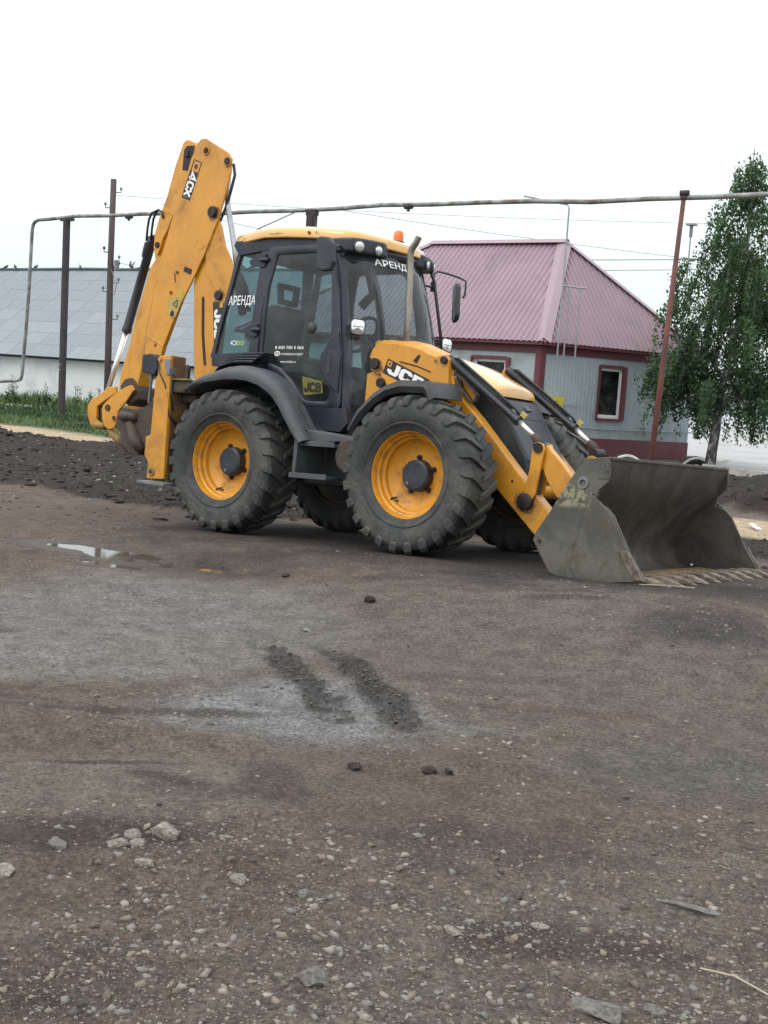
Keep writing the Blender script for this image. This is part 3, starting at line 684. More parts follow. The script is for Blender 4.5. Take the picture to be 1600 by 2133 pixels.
# ================================================================== GRASS AND WEEDS
GR = [simple('grass_green', (0.070, 0.125, 0.038), .7, 0, .3, 3), simple('grass_light', (0.125, 0.185, 0.062), .7, 0, .3, 3), simple('grass_dark', (0.030, 0.062, 0.022), .7, 0, .3, 3), simple('grass_straw', (0.18, 0.16, 0.075), .7, 0, .3, 3)]
def grass(name, pts, hts, mats, seed, w=.012):
    r = np.random.default_rng(seed); n = len(pts); z = ground_h(pts[:, 0], pts[:, 1])
    a = r.random(n)*2*PI; lean = r.uniform(.1, .55, n)*hts; b_ = r.random(n)*2*PI; ww = w*r.uniform(.6, 1.6, n)
    dx, dy = np.cos(a)*ww, np.sin(a)*ww; lx, ly = np.cos(b_)*lean, np.sin(b_)*lean
    p = np.stack([pts[:, 0], pts[:, 1], z-.02], 1)
    v0 = p+np.stack([-dx, -dy, 0*dx], 1); v1 = p+np.stack([dx, dy, 0*dx], 1)
    m0 = p+np.stack([-dx*.7+lx*.35, -dy*.7+ly*.35, hts*.6], 1); m1 = p+np.stack([dx*.7+lx*.35, dy*.7+ly*.35, hts*.6], 1)
    t = p+np.stack([lx, ly, hts], 1)
    V = np.stack([v0, v1, m1, m0, t], 1).reshape(-1, 3); k = np.arange(n)*5
    me = bpy.data.meshes.new(name); F4 = np.stack([k, k+1, k+2, k+3], 1); F3 = np.stack([k+3, k+2, k+4], 1)
    me.vertices.add(len(V)); me.vertices.foreach_set('co', V.ravel()); me.loops.add(n*7)
    me.loops.foreach_set('vertex_index', np.concatenate([F4.ravel(), F3.ravel()]).astype(np.int32)); me.polygons.add(2*n)
    me.polygons.foreach_set('loop_start', np.concatenate([np.arange(n)*4, n*4+np.arange(n)*3]).astype(np.int32)); me.polygons.foreach_set('loop_total', np.concatenate([np.full(n, 4), np.full(n, 3)]).astype(np.int32))
    for q in mats: me.materials.append(q)
    mi = (fbm(pts[:, 0], pts[:, 1], 2.2, 3, 88.)*2.4+.5+r.normal(0, .22, n)); mi = np.clip((mi*len(mats)).astype(int), 0, len(mats)-1)
    me.polygons.foreach_set('material_index', np.concatenate([mi, mi]).astype(np.int32)); me.update()
    o = bpy.data.objects.new(name, me); C.objects.link(o); tag(o, kind='stuff'); return o
r = np.random.default_rng(5)
n = 52000; P = np.stack([r.uniform(-38, -9, n), 8.8+(19.2-8.8)*r.random(n)**.8], 1); dn_ = fbm(P[:, 0], P[:, 1], 2.0, 3, 90.)
ok = (P[:, 1]+.6*fbm(P[:, 0], P[:, 1], 1.1, 3, 61.) > 9.0) & (np.hypot((P[:, 0]+26.5)/1.9, (P[:, 1]-16.9)/.8) > 1); P = P[ok]; P = P[(fbm(P[:, 0], P[:, 1], 1.2, 3, 93.) > -.12) | (r.random(len(P)) < .3)]
tall = sst(14.5, 17.5, P[:, 1])*1.0
hts = (.06+.10*r.random(len(P))+tall*(.10+.30*r.random(len(P))**2))*(1+1.2*fbm(P[:, 0], P[:, 1], 1.6, 3, 91.))
grass('grass', P, hts, [GR[2], GR[0], GR[0], GR[1], GR[1]], 6, .016)
n = 9000; P = np.stack([r.uniform(-4.5, 4, n), r.uniform(12.4, 15.2, n)], 1); k = fbm(P[:, 0], P[:, 1], 1.3, 3, 92.) > .0+.05*np.abs(P[:, 0]+1.5); P = P[k]
grass('low_weeds', P, .05+.12*r.random(len(P)), [GR[2], GR[0], GR[3]], 8, .010)
for (wx, wy, nn) in ((-4.6, 1.5, 70),):
    P = np.stack([wx+r.normal(0, .42, nn), wy+r.normal(0, .25, nn)], 1); grass('weed_tuft', P, .03+.05*r.random(nn), [GR[0], GR[3], GR[1]], 9, .009)
# tall weeds by the barn wall
mb = MB(); rr = random.Random(4)
for i in range(30):
    x = -33+i*.52+rr.uniform(-.3, .3); y = 17.6+rr.uniform(-.5, .4); h = rr.uniform(.45, .9)*(1.25 if i % 5 == 0 else 1); z0 = H(x, y)
    for s_ in range(3):
        lx, ly = rr.uniform(-.12, .12), rr.uniform(-.12, .12); top = Vector((x+lx, y+ly, z0+h*rr.uniform(.8, 1)))
        mb.tube([(x, y, z0-.03), (x+lx*.4, y+ly*.4, z0+h*.5), top], [.010, .008, .004], 5)
        for k in range(26):
            t = rr.uniform(.08, 1); c = Vector((x+lx*t, y+ly*t, z0+h*t*.97)); a = rr.uniform(0, 2*PI); L_ = (.20*(1-t)+.07)*rr.uniform(.7, 1.2); d = Vector((math.cos(a), math.sin(a), rr.uniform(-.1, .7)))*L_; w_ = Vector((-math.sin(a), math.cos(a), 0))*L_*.22
            mb.add([c, c+d*.5+w_, c+d, c+d*.5-w_], [(0, 1, 2, 3)])
tag(mb.build('tall_weeds', GR[0]), kind='stuff')

# ================================================================== LONG BARN
def barn():
    root = empty('barn', (-26, 19.6, 0)); tag(root, 'long low white-walled barn with a grey slate sheet roof, left background', 'barn')
    L0, L1, ye, ze, yr, zr = -26.0, 9.5, -.15, 1.72, 4.55, 5.34
    wm = simple('whitewash', (0.66, 0.70, 0.70), .9, 0, .05, 1.2, (.48, .52, .53), .35, .9)
    MB().prism([(ye+.35, -.4), (2*yr-ye-.35, -.4), (2*yr-ye-.35, ze-.02), (ye+.35, ze-.02)], L0, L1, 'x').build('wall', wm, root)
    MB().prism([(ye+.3, ze-.05), (yr, zr-.10), (2*yr-ye-.3, ze-.05)], L0+.1, L1-.1, 'x').build('roof_frame', simple('roof_batten', (.20, .22, .235), .9), root)
    tones = [simple('slate_grey', (.232, .262, .280), .9, 0, .06, .8, (.18, .21, .23), .3, .7), simple('slate_mid', (.240, .270, .288), .9, 0, .06, .8, (.20, .23, .25), .3, .7), simple('slate_pale', (.256, .286, .302), .9, 0, .05, .8), simple('slate_dark', (.229, .259, .277), .9, 0, .06, .8)]
    rows, wsh = 8, 1.13; sl = Vector((0, yr-ye, zr-ze)); Ls = sl.length; sl.normalize(); nrm = Vector((0, -sl.z, sl.y)); rl = Ls/rows
    meshes = []
    for m_ in tones:   # a corrugated sheet
        mb = MB(); n = 25
        rws = []
        for v in (0.0, rl+.12):
            rws.append([Vector((wsh*1.004*k/(n-1), 0, 0))+sl*v+nrm*(.018*math.cos(2*PI*8*k/(n-1))+(.008 if v == 0 else .0)) for k in range(n)])
        mb.grid(rws); o_ = mb.build('roof_sheet', m_, root, smooth=True); meshes.append(o_.data); bpy.data.objects.remove(o_)
    # only the stretch of roof that can be seen is laid sheet by sheet
    x = -13.2; cols = int((7.9+13.2)/wsh)
    seq = [0, 0, 1, 0, 3, 1, 0, 2, 0, 1, 3, 0, 0, 1, 2]
    pale = {}
    for c_ in range(cols+1):
        for r_ in range(rows):
            u = (c_*1.0-(rows-1-r_)*.8)
            t = seq[(c_*7+r_*5) % 15]
            if r_ < 4 and (c_*1+r_*-1) % 5 == 1: t = 2
            if r_ < 3 and (c_-r_) % 7 in (3, 4): t = 2
            if r_ >= 5: t = (0, 1, 3, 0)[(c_*3+r_) % 4]
            o_ = bpy.data.objects.new('roof_sheet', meshes[t]); C.objects.link(o_); o_.parent = root
            o_.location = Vector((x+c_*wsh, ye, ze+.02))+sl*(r_*rl)+nrm*(random.uniform(0, .004)); o_.rotation_euler = (0, 0, 0)
    e = MB()
    for (a, b_) in ((L0, x+.02), (x+(cols+1)*wsh+.02, L1)):
        if b_-a > .3:
            k = int((b_-a)/.14)*2; e.grid([[Vector((a+(b_-a)*i/k, ye, ze))+sl*v+nrm*(.022*(1 if i % 2 else -1)) for i in range(k+1)] for v in (0, Ls)])
    k = 120; e.grid([[Vector((L0+(L1-L0)*i/k, 2*yr-ye, ze)), Vector((L0+(L1-L0)*i/k, yr, zr))] for i in range(k+1)])
    e.build('roof_slope', tones[0], root)
    MB().tube([(L0, yr, zr+.03)]+[(xx, yr, zr+.05+.05*vnoise(xx, 0, 3.0)) for xx in np.linspace(L0+.5, L1-.5, 60)]+[(L1, yr, zr+.03)], .055, 8).build('ridge_cap', simple('ridge_dark', (.10, .12, .13), .9), root)
    # a bleached vent hood and a stain on the wall
    MB().box((3.05, ye+.20, .55), (4.1, ye+.349, .78)).build('wall_patch', simple('pale_patch', (.78, .80, .80), .9), root)
    return root
barn()

# birds along the barn ridge
BRD = simple('pigeon_dark', (.05, .052, .058), .8, 0, .3, 30)
def bird(x, y, z, rz, s=1.0, lab='', pose=0):
    b_ = MB().tube([(-.17, 0, .03), (-.10, 0, .06), (-.02, 0, .085), (.06, 0, .11), (.095, 0, .155), (.12, 0, .175), (.15, 0, .17)], [.012, .035, .060, .052, .030, .030, .006], 8)
    b_.add([(-.10, -.03, .06), (-.10, .03, .06), (-.26, .035, .0), (-.26, -.035, .0)], [(0, 1, 2, 3)]).tube([(0, .02, .04), (0, .02, -.01)], .006, 5).tube([(0, -.02, .04), (0, -.02, -.01)], .006, 5)
    if pose: b_.add([(0, .03, .12), (-.10, .03, .10), (-.16, .10, .30), (-.04, .09, .26)], [(0, 1, 2, 3)]).add([(0, -.03, .12), (-.10, -.03, .10), (-.16, -.10, .30), (-.04, -.09, .26)], [(0, 1, 2, 3)])
    o = b_.build('bird', BRD, smooth=True); o.location = (x, y, z); o.rotation_euler = (0, 0, rz); o.scale = (s, s, s); tag(o, lab, 'bird', 'birds resting on the barn ridge'); return o
BX = [(-37.8, 'bird on the barn ridge at the very left edge of the picture'), (-37.1, 'second bird from the left on the barn ridge'), (-35.6, 'low hunched bird third from the left on the ridge'), (-32.5, 'bird on the ridge just left of the thin bent pipe', 1), (-30.3, 'low bird on the ridge just right of the thin bent pipe'), (-29.2, 'bird with raised wings left of the black steel post', 1), (-28.4, 'largest bird of the pair left of the black steel post'), (-26.8, 'low bird close against the left side of the black steel post'), (-22.7, 'crouching bird between the steel post and the wooden pole'), (-22.1, 'upright bird between the steel post and the wooden pole', 1)]
# ridge runs from the picture's left edge; place birds along it
for i, b_ in enumerate(BX):
    x = -37.9+(b_[0]+37.8)*.93
    bird(x, 24.15, 5.44, (0.3, 2.8, .1, 2.6, 0, 3.0, .2, .4, 2.9, .3)[i], (.9, 1.0, .9, .8, .8, 1.0, 1.25, .8, .9, 1.0)[i], b_[1], len(b_) > 2)
o = bird(-33.9, 20.25, 2.95, .2, 1.2, 'dark bird sitting low on the barn roof slope at the left edge'); o['group'] = 'birds resting on the barn ridge'
o = bird(-15.9, 13.2, 5.60, .3, .6, '') ; bpy.data.objects.remove(o)

# ================================================================== SMALL BUILDING WITH THE PINK ROOF
def house():
    root = empty('small_building', (-7.24, 17.53, 0)); tag(root, 'small grey-clad building with a faded pink ribbed hip roof and burgundy trim', 'building')
    O = Vector((-7.24, 17.53, 0)); A = Vector((-17.0, 17.30, 0)); B = Vector((-5.25, 22.34, 0)); D_ = Vector((-16.6, 22.9, 0))
    ZE = 2.80; loc = lambda p: Vector(p)-O
    CW = simple('blue_grey_cladding', (.335, .385, .41), .55, 0, .06, 1.5, (.25, .28, .29), .4, .9)
    CW2 = CW; BUR = simple('burgundy_sheet', (.125, .028, .042), .5, 0, .12, 2, (.10, .06, .06), .3, 2)
    PNK = simple('faded_pink_metal', (.248, .170, .200), .5, 0, .06, 1.0, (.21, .15, .17), .3, .8); PNK2 = simple('faded_pink_flashing', (.30, .215, .245), .45, 0, .06, 1.0)
    CON = simple('concrete_footing', (.30, .29, .27), .9, 0, .15, 3, (.2, .19, .17), .4, 3)
    wd = lambda a, b: (b-a).normalized()
    def wall(P, Q, name, ribs=True, pitch=.115, holes=()):
        d = Q-P; L_ = d.length; d.normalize(); n = Vector((d.y, -d.x, 0))   # outward for P->Q counter-clockwise seen from outside
        def plate(x0, x1, z0, z1, off, mat, nm, parent, dep=.02):
            m_ = MB(); c = [P+d*x0, P+d*x1]; vs = []
            for z in (z0, z1):
                for q in c:
                    for o_ in (off, off-dep): vs.append(loc(q+n*o_+Vector((0, 0, z))))
            m_.add(vs, [(0, 2, 6, 4), (1, 5, 7, 3), (0, 4, 5, 1), (2, 3, 7, 6), (4, 6, 7, 5), (0, 1, 3, 2)]); return fix_normals(m_.build(nm, mat, parent))
        # profiled cladding, cut round the openings
        m_ = MB(); k = max(1, int(L_/pitch)); hs = sorted(holes)
        for i in range(k):
            xs = [L_*(i+t)/k for t in (0, .30, .42, .88, 1)]; os_ = (0, 0, .007, .007, 0) if ribs else (0, 0, .003, .003, 0)
            spans = [(.36, ZE)]
            for (hx0, hx1, hz0, hz1) in hs:
                if xs[2] > hx0 and xs[2] < hx1: spans = [(.36, hz0), (hz1, ZE)]
            for (z0, z1) in spans:
                m_.grid([[loc(P+d*x_+n*o_+Vector((0, 0, z))) for x_, o_ in zip(xs, os_)] for z in (z0, z1)])
        w_ = m_.build(name, CW, root); fix_normals(w_)
        plate(0.02, L_-.02, -.3, .15, -.02, CON, 'footing', w_, .15)
        plate(0.0, L_, .10, .56, .035, BUR, 'plinth_sheet', w_, .03)
        plate(-.05, L_+.05, 2.62, 2.82, .05, BUR, 'fascia_board', w_, .04)
        return w_, d, n, plate
    winR = (1.90, 2.82, 1.05, 2.44)
    fl = (O-A).length
    wF, dF, nF, plF = wall(A, O, 'front_wall', False, .30, holes=((fl-2.0, fl-.85, 1.05, 2.47),))
    wR, dR, nR, plR = wall(O, B, 'side_wall', True, .115, holes=(winR,))
    wall(B, D_, 'back_wall', False, .3); wall(D_, A, 'end_wall', False, .3)
    # corner trim
    MB().add([tuple(loc(O+v+Vector((0, 0, z)))) for z in (.1, 2.80) for v in (-dF*.13+nF*.045, nF*.045+nR*.03, nR*.045+dR*.13, nR*.0+dR*.12, -dF*.12)], [(0, 1, 6, 5), (1, 2, 7, 6), (2, 3, 8, 7), (4, 0, 5, 9), (0, 4, 3, 2, 1), (5, 6, 7, 8, 9)]).build('corner_trim', BUR, root)
    # windows
    WFR = simple('white_upvc', (.78, .79, .80), .4, 0, .02); GLS = glass('window_glass', (.30, .35, .37), .8); DRK = simple('room_dark', (.05, .055, .06), .9, 0, .4, 2)
    def window(pl, w_, x0, x1, z0, z1):
        fr = pl(x0-.01, x0+.03, z0, z1, .065, BUR, 'window_surround', w_, .16)
        pl(x1-.11, x1+.0, z0, z1, .066, BUR, 'window_surround', w_, .16)
        pl(x0+.03, x1-.11, z1-.06, z1+.02, .064, BUR, 'window_surround', w_, .16); pl(x0+.03, x1-.11, z0-.03, z0+.04, .075, BUR, 'window_sill', w_, .17)
        f = pl(x0+.03, x0+.10, z0+.04, z1-.06, -.03, WFR, 'window_frame', w_, .05); pl(x1-.19, x1-.11, z0+.04, z1-.06, -.03, WFR, 'window_frame', w_, .05)
        pl(x0+.10, x1-.19, z1-.13, z1-.06, -.031, WFR, 'window_frame', w_, .05); pl(x0+.10, x1-.19, z0+.04, z0+.13, -.029, WFR, 'window_frame', w_, .05)
        pl(x0+.10, x1-.19, z0+.12, z1-.12, -.045, GLS, 'window_pane', w_, .006)
        pl(x0, x1, z0-.1, z1+.1, -.35, DRK, 'room_wall', w_, .02)
        pl(x0+.20, x0+.38, z0+.5, z0+.82, -.30, simple('curtain', (.35, .36, .36), .9), 'curtain', w_, .02)
    window(plR, wR, *winR); window(plF, wF, fl-2.0, fl-.85, 1.05, 2.47)
    # yellow gas box with a marking, thin service pipes and a cable on the side wall
    GB = simple('gas_box_yellow', (.50, .44, .03), .5, 0, .08, 3)
    g = plR(.22, .66, 1.02, 1.56, .20, GB, 'meter_box', wR, .18); plR(.42, .47, 1.17, 1.45, .204, BLK, 'box_marking', wR, .003); plR(.55, .62, 1.20, 1.34, .204, simple('box_label', (.62, .58, .40), .6), 'box_label', wR, .003)
    pm = simple('grey_service_pipe', (.30, .33, .35), .55, .2, .1)
    Pt = lambda s_, z, o_=.06: loc(O+dR*s_+nR*o_+Vector((0, 0, z)))
    MB().tube([Pt(.70, 1.6), Pt(.70, 1.2)], .02, 6).tube([Pt(.74, 1.36), Pt(1.3, 1.38)], .012, 6).tube([Pt(.05, .80), Pt(1.0, .83), Pt(2.4, .80), Pt(5.6, .84)], .018, 6).build('wall_cable', pm, wR)
    return root, O, A, B, D_, loc, PNK, PNK2, BUR, dR, nR, pm
root, O, A, B, D_, loc, PNK, PNK2, BUR, dR, nR, pm = house()
R1, R0 = Vector((-8.27, 20.1, 5.70)), Vector((-12.45, 20.05, 5.70))
def roof_face(P, Q, T, U, name, pitch):
    """ribbed metal face: eave P->Q, top edge T..U (T above P, U above Q)"""
    ctr = (P+Q)/2; e = (Q-P).normalized(); L_ = (Q-P).length
    nrm = e.cross((T-P)).normalized(); nrm = nrm if nrm.z > 0 else -nrm
    up = nrm.cross(e); up = up if up.z > 0 else -up
    def top(s_):
        # height along 'up' where the line at s meets the upper outline P-T-U-Q
        best = 0; pl = [P, T, U, Q]
        for a, b_ in zip(pl[:-1], pl[1:]):
            sa, sb = (a-P).dot(e), (b_-P).dot(e)
            if abs(sb-sa) < 1e-6: continue
            t = (s_-sa)/(sb-sa)
            if -1e-6 <= t <= 1+1e-6: best = max(best, (a+(b_-a)*t-P).dot(up))
        return best
    k = int(L_/pitch); mb = MB()
    for i in range(k):
        ss = [L_*(i+t)/k for t in (0, .34, .44, .86, 1.0)]; os_ = (0, 0, .024, .024, 0); 
        lo = [P+e*s_+nrm*o_-up*.06 for s_, o_ in zip(ss, os_)]; hi = [P+e*s_+nrm*o_+up*max(0, top(s_)-.02) for s_, o_ in zip(ss, os_)]
        mb.grid([[loc(q) for q in lo], [loc(q) for q in hi]])
    return fix_normals(mb.build(name, PNK, root))
ZE = Vector((0, 0, 2.93)); ov = .22
eO = O+ZE+Vector((.16, -ov, 0)); eA = A+ZE+Vector((-.3, -ov, 0)); eB = B+ZE+Vector((.22, .2, 0)); eD = D_+ZE+Vector((-.3, .25, 0))
roof_face(eA, eO, R0, R1, 'roof_panel', .158); roof_face(eO, eB, R1, R1, 'roof_panel', .15)
MB().add([tuple(loc(q)) for q in (eB, eD, R0, R1)], [(0, 1, 2, 3)]).add([tuple(loc(q)) for q in (eD, eA, R0)], [(0, 1, 2)]).build('roof_rear', PNK, root)
def cap(P, Q, w, nm='ridge_cap', lift=.05):
    d = (Q-P).normalized(); s_ = d.cross(Vector((0, 0, 1))).normalized(); dn = Vector((0, 0, -w*.55))
    return MB().grid([[tuple(loc(p+s_*w+dn+Vector((0, 0, lift)))), tuple(loc(p+Vector((0, 0, lift+.02)))), tuple(loc(p-s_*w+dn+Vector((0, 0, lift))))] for p in (P, Q)]).build(nm, PNK2, root, solid=.006)
cap(R0+Vector((-.1, 0, 0)), R1+Vector((.1, 0, 0)), .17); cap(R1, eO-Vector((0, 0, .02)), .19, 'hip_cap', .055); cap(R1, eB, .15, 'hip_cap', .055); cap(R0, eA, .15, 'hip_cap', .055)
# gutter boards under the eaves
for (P, Q) in ((eA, eO), (eO, eB)):
    d = (Q-P).normalized(); n_ = Vector((d.y, -d.x, 0)); 
    MB().add([tuple(loc(q)) for q in (P+n_*.02-Vector((0, 0, .04)), Q+n_*.02-Vector((0, 0, .04)), Q+n_*.02-Vector((0, 0, .12)), P+n_*.02-Vector((0, 0, .12)), P-n_*.28-Vector((0, 0, .14)), Q-n_*.28-Vector((0, 0, .14)))], [(0, 1, 2, 3), (3, 2, 5, 4)]).build('eave_board', BUR, root)
# service pipes rising past the eave
def wallpt(s_, z, o_=.30): return O+dR*s_+nR*o_+Vector((0, 0, z))
v = MB().tube([wallpt(.27, 2.55), wallpt(.27, 6.16), wallpt(.27, 6.22)+Vector((-.05, 0, .03)), wallpt(.27, 6.24)+Vector((-1.1, -.35, .20))], .022, 8)
o = v.build('gas_mast', pm); tag(o, 'thin grey pipe mast rising past the pink roof corner and bending over at its top', 'pipe')
for s_, lab in ((.47, 'left one of the two short T-topped vent pipes at the pink roof'), (.83, 'right one of the two short T-topped vent pipes at the pink roof')):
    p = wallpt(s_, 0, .30); o = MB().tube([p+Vector((0, 0, 2.55)), p+Vector((0, 0, 4.28))], .022, 8).tube([p+Vector((-.13, -.08, 4.29)), p+Vector((.13, .08, 4.29))], .022, 8).build('vent_pipe', pm); tag(o, lab, 'vent pipe', 'short vent pipes beside the pink roof')

# ================================================================== OVERHEAD GAS PIPE, POSTS, POLE, WIRES
GPM = simple('weathered_gas_pipe', (.27, .28, .27), .6, .2, .3, 2.5, (.14, .10, .08), .55, 3)
def sag(x): return 5.77+.035*math.sin(x*.55)+.02*math.sin(x*1.7)
pth = [(-30, 14.3, .60), (-24.55, 14.3, .86), (-23.70, 14.3, .93), (-23.52, 14.3, .98), (-23.47, 14.3, 1.12), (-23.35, 14.3, 2.6), (-23.29, 14.3, 3.6), (-23.24, 14.3, 5.48), (-23.20, 14.3, 5.64), (-23.08, 14.3, 5.74), (-22.9, 14.3, 5.77)]
pth += [(x, 14.35-.12*math.sin((x+23)*.25), sag(x)+.02) for x in np.linspace(-22.5, 12, 26)]
gp = MB().tube(pth, .052, 10)
gp.build('overhead_gas_pipe', GPM, smooth=True); gpo = bpy.data.objects['overhead_gas_pipe']; tag(gpo, 'long thin weathered gas pipe carried overhead on posts across the whole yard', 'gas pipe')
for (x, y) in ((-9.32, 14.38), (-18.9, 14.25)):
    MB().tube([(x-.10, y, sag(x)-.02), (x+.10, y, sag(x)-.02)], .072, 10).tube([(x, y, sag(x)-.05), (x, y, sag(x)-.14)], .04, 8).build('pipe_clamp', DIRTY, gpo)
PBK = simple('rusty_black_steel', (.040, .034, .040), .7, .1, .25, 2, (.075, .05, .045), .5, 2)
def spost(x0, y0, x1, y1, zt, r, lab, mat, name='steel_post', marks=False):
    o = MB().tube([(x0, y0, -.3), ((x0+x1)/2, (y0+y1)/2, zt/2), (x1, y1, zt)], r, 18).build(name, mat, smooth=False); smooth_by_angle(o, 40); tag(o, lab, 'post'); return o
p1 = spost(-20.85, 13.75, -21.30, 14.02, 5.72, .105, 'thick dark steel post with a pale chalk mark, left of the wooden pole', PBK)
MB().box((-21.55, 13.97, 5.66), (-21.05, 14.10, 5.73)).build('post_cap', PBK, p1)
q = MB(); pl = mkplane((-20.93, 13.62, 1.35), (.80, .60, 0), (0, 0, 1), (.6, -.8, 0))
for s_ in ([(-.09, .15), (0, .20), (.03, .10), (-.04, .03)], [(.03, .12), (.10, .19)], [(-.02, -.02), (.10, .02)]): stroke(q, s_, .018, pl, t=.004, lift=.045)
q.build('chalk_mark', simple('chalk_pink', (.45, .36, .38), .9), p1)
p2 = spost(-12.15, 14.22, -12.15, 14.22, 5.62, .14, 'thick dark steel post standing behind the cab roof', PBK)
MB().box((-12.3, 14.15, 5.62), (-12.0, 14.30, 5.76)).tube([(-12.05, 14.2, 5.7), (-11.92, 14.1, 5.3), (-11.92, 14.1, 2.5)], .02, 6).tube([(-12.2, 14.1, 5.72), (-12.5, 14.0, 5.68), (-13.3, 13.5, 5.2)], .012, 6).build('post_bracket', PBK, p2)
p3m = simple('rusty_red_pipe', (.15, .052, .042), .75, .1, .3, 2.0, (.10, .06, .055), .6, 1.5)
p3 = MB().tube([(-2.42, 13.90, -.3), (-2.34, 13.92, 2.2), (-2.24, 13.99, 5.68)], [.062, .058, .046], 14).build('pipe_post', p3m, smooth=True); tag(p3, 'slender rust-red pipe post leaning to the right in front of the birch', 'post')
MB().tube([(-2.32, 13.97, 5.77), (-2.14, 14.01, 5.78)], .062, 10).tube([(-2.24, 13.99, 5.66), (-2.24, 13.99, 5.72)], .07, 10).build('post_saddle', PBK, p3)
WD = simple('weathered_timber', (.105, .085, .078), .9, 0, .3, 3, (.05, .04, .04), .6, 3, .01, 25, .3, (6, 6, .5))
WP = MB().tube([(-22.35, 16.75, -.4), (-22.55, 16.85, 2.5), (-22.85, 17.05, 5.0), (-23.05, 17.2, 7.45)], [.11, .105, .098, .092], 12).build('utility_pole', WD, smooth=True); tag(WP, 'weathered wooden utility pole right of the thick steel post', 'utility pole')
for (z, s_, c_) in ((6.55, -1, 0), (5.15, -1, 1), (4.9, 1, 0), (4.7, 1, 1), (4.2, 1, 0), (3.9, -1, 0), (3.05, 1, 0), (7.05, 1, 0)):
    x = -22.35-(z/7.45)*.70; y = 16.75+(z/7.45)*.45
    MB().tube([(x+s_*.08, y+s_*.05, z), (x+s_*.20, y+s_*.14, z), (x+s_*.20, y+s_*.14, z+.10)], .018, 6).lathe([(0, .035), (.05, .045), (.08, .03), (.1, .001)], (x+s_*.20, y+s_*.14, z+.08), 'z', 8).build('insulator', PBK if c_ else GREYSTEEL, WP)
MB().box((-22.62, 17.0, 4.6), (-22.50, 17.1, 4.9)).tube([(-22.7, 16.95, 4.6), (-22.45, 17.0, 4.2), (-22.55, 17.0, 3.8)], .012, 6).build('cable_box', GREYSTEEL, WP)
WIRE = simple('wire_grey', (.16, .17, .17), .7)
def wire(a, b_, s_, lab, r=.008):
    a, b_ = Vector(a), Vector(b_); pts = [a+(b_-a)*t-Vector((0, 0, 4*s_*t*(1-t))) for t in np.linspace(0, 1, 13)]
    tag(MB().tube(pts, r, 5).build('power_line', WIRE), lab, 'cable')
wire((-22.9, 17.2, 6.95), (8, 36, 8.2), .5, 'thin wire running from the top of the wooden pole towards the right', .006)
wire((-22.6, 17.1, 4.85), (-8.6, 22.0, 3.2), .35, 'thin wire leaving the middle of the wooden pole behind the digger arm', .008)
wire((-14.0, 10.9, 5.45), (-12.3, 12.8, 5.05), .02, 'short wire sloping down to the cab roof from the left', .006)
wire((-30.5, 37.4, 9.75), (6, 62, 8.2), .7, 'long sagging wire crossing behind the pink roof ridge', .012)
wire((-20, 26, 5.95), (6, 45.2, 8.3), .05, 'upper one of the two level wires right of the pink roof', .016)
wire((-20, 26, 5.55), (6, 45.6, 8.05), .05, 'lower one of the two level wires right of the pink roof', .013)

# ================================================================== PAVED YARD ON THE RIGHT, FAR BUILDINGS
PAV = simple('pale_concrete', (.36, .365, .36), .9, 0, .06, .6, (.28, .28, .27), .45, .35)
o = MB().prism([(-4.6, 23.6), (-3.4, 19.6), (-1.6, 18.7), (10, 13.5), (60, -5), (90, 60), (20, 130), (-60, 130), (-40, 50), (-9, 27)], -.3, .10, 'z').build('paved_yard', PAV); fix_normals(o); tag(o, kind='structure')
K = simple('kerb_concrete', (.46, .455, .43), .9, 0, .12, 2, (.25, .24, .22), .5, 2)
kerb = empty('kerb', (-3.5, 19.3, 0)); tag(kerb, 'low pale concrete kerb of long blocks edging the paved yard', 'kerb')
seg = [Vector((-4.55, 23.4, 0)), Vector((-3.45, 19.35, 0)), Vector((-1.6, 18.45, 0)), Vector((10.0, 13.2, 0))]
for i in range(3):
    a, b_ = seg[i], seg[i+1]; L_ = (b_-a).length; k = max(1, int(L_/1.5)); d = (b_-a)/k
    for j in range(k):
        p = a+d*j; q = d.normalized(); n_ = Vector((q.y, -q.x, 0)); m_ = MB(); ln = d.length-.03; vs = [p+q*s_*ln+n_*w_*.09+Vector((0, 0, z)) for z in (-.2, .17+random.uniform(-.01, .01)) for s_ in (0, 1) for w_ in (-1, 1)]
        m_.add([tuple(v_-Vector((-3.5, 19.3, 0))) for v_ in vs], [(0, 1, 3, 2), (4, 6, 7, 5), (0, 4, 5, 1), (2, 3, 7, 6), (0, 2, 6, 4), (1, 5, 7, 3)]); fix_normals(m_.build('kerb_block', K, kerb, .01))
TY2 = simple('old_tyre', (.03, .03, .032), .9)
def halftyre(x, y, rz, lab):
    m_ = MB().lathe([(-.11, .30), (-.12, .42), (-.07, .50), (.07, .50), (.12, .42), (.11, .30)], (0, 0, 0), 'y', 28, closed=True); o = m_.build('buried_tyre', TY2, smooth=True); o.location = (x, y, H(x, y)-.22); o.rotation_euler = (0, 0, rz); tag(o, lab, 'tyre', 'old tyres half buried by the building'); 
    MB().lathe([(-.122, .43), (-.10, .485), (-.125, .475)], (0, 0, 0), 'y', 28, closed=True).build('painted_rim', WHT, o)
halftyre(-4.35, 20.9, .75, 'half buried old tyre with white paint left of the birch trunk'); halftyre(-5.2, 18.6, .75, 'half buried old tyre with white paint below the side wall')
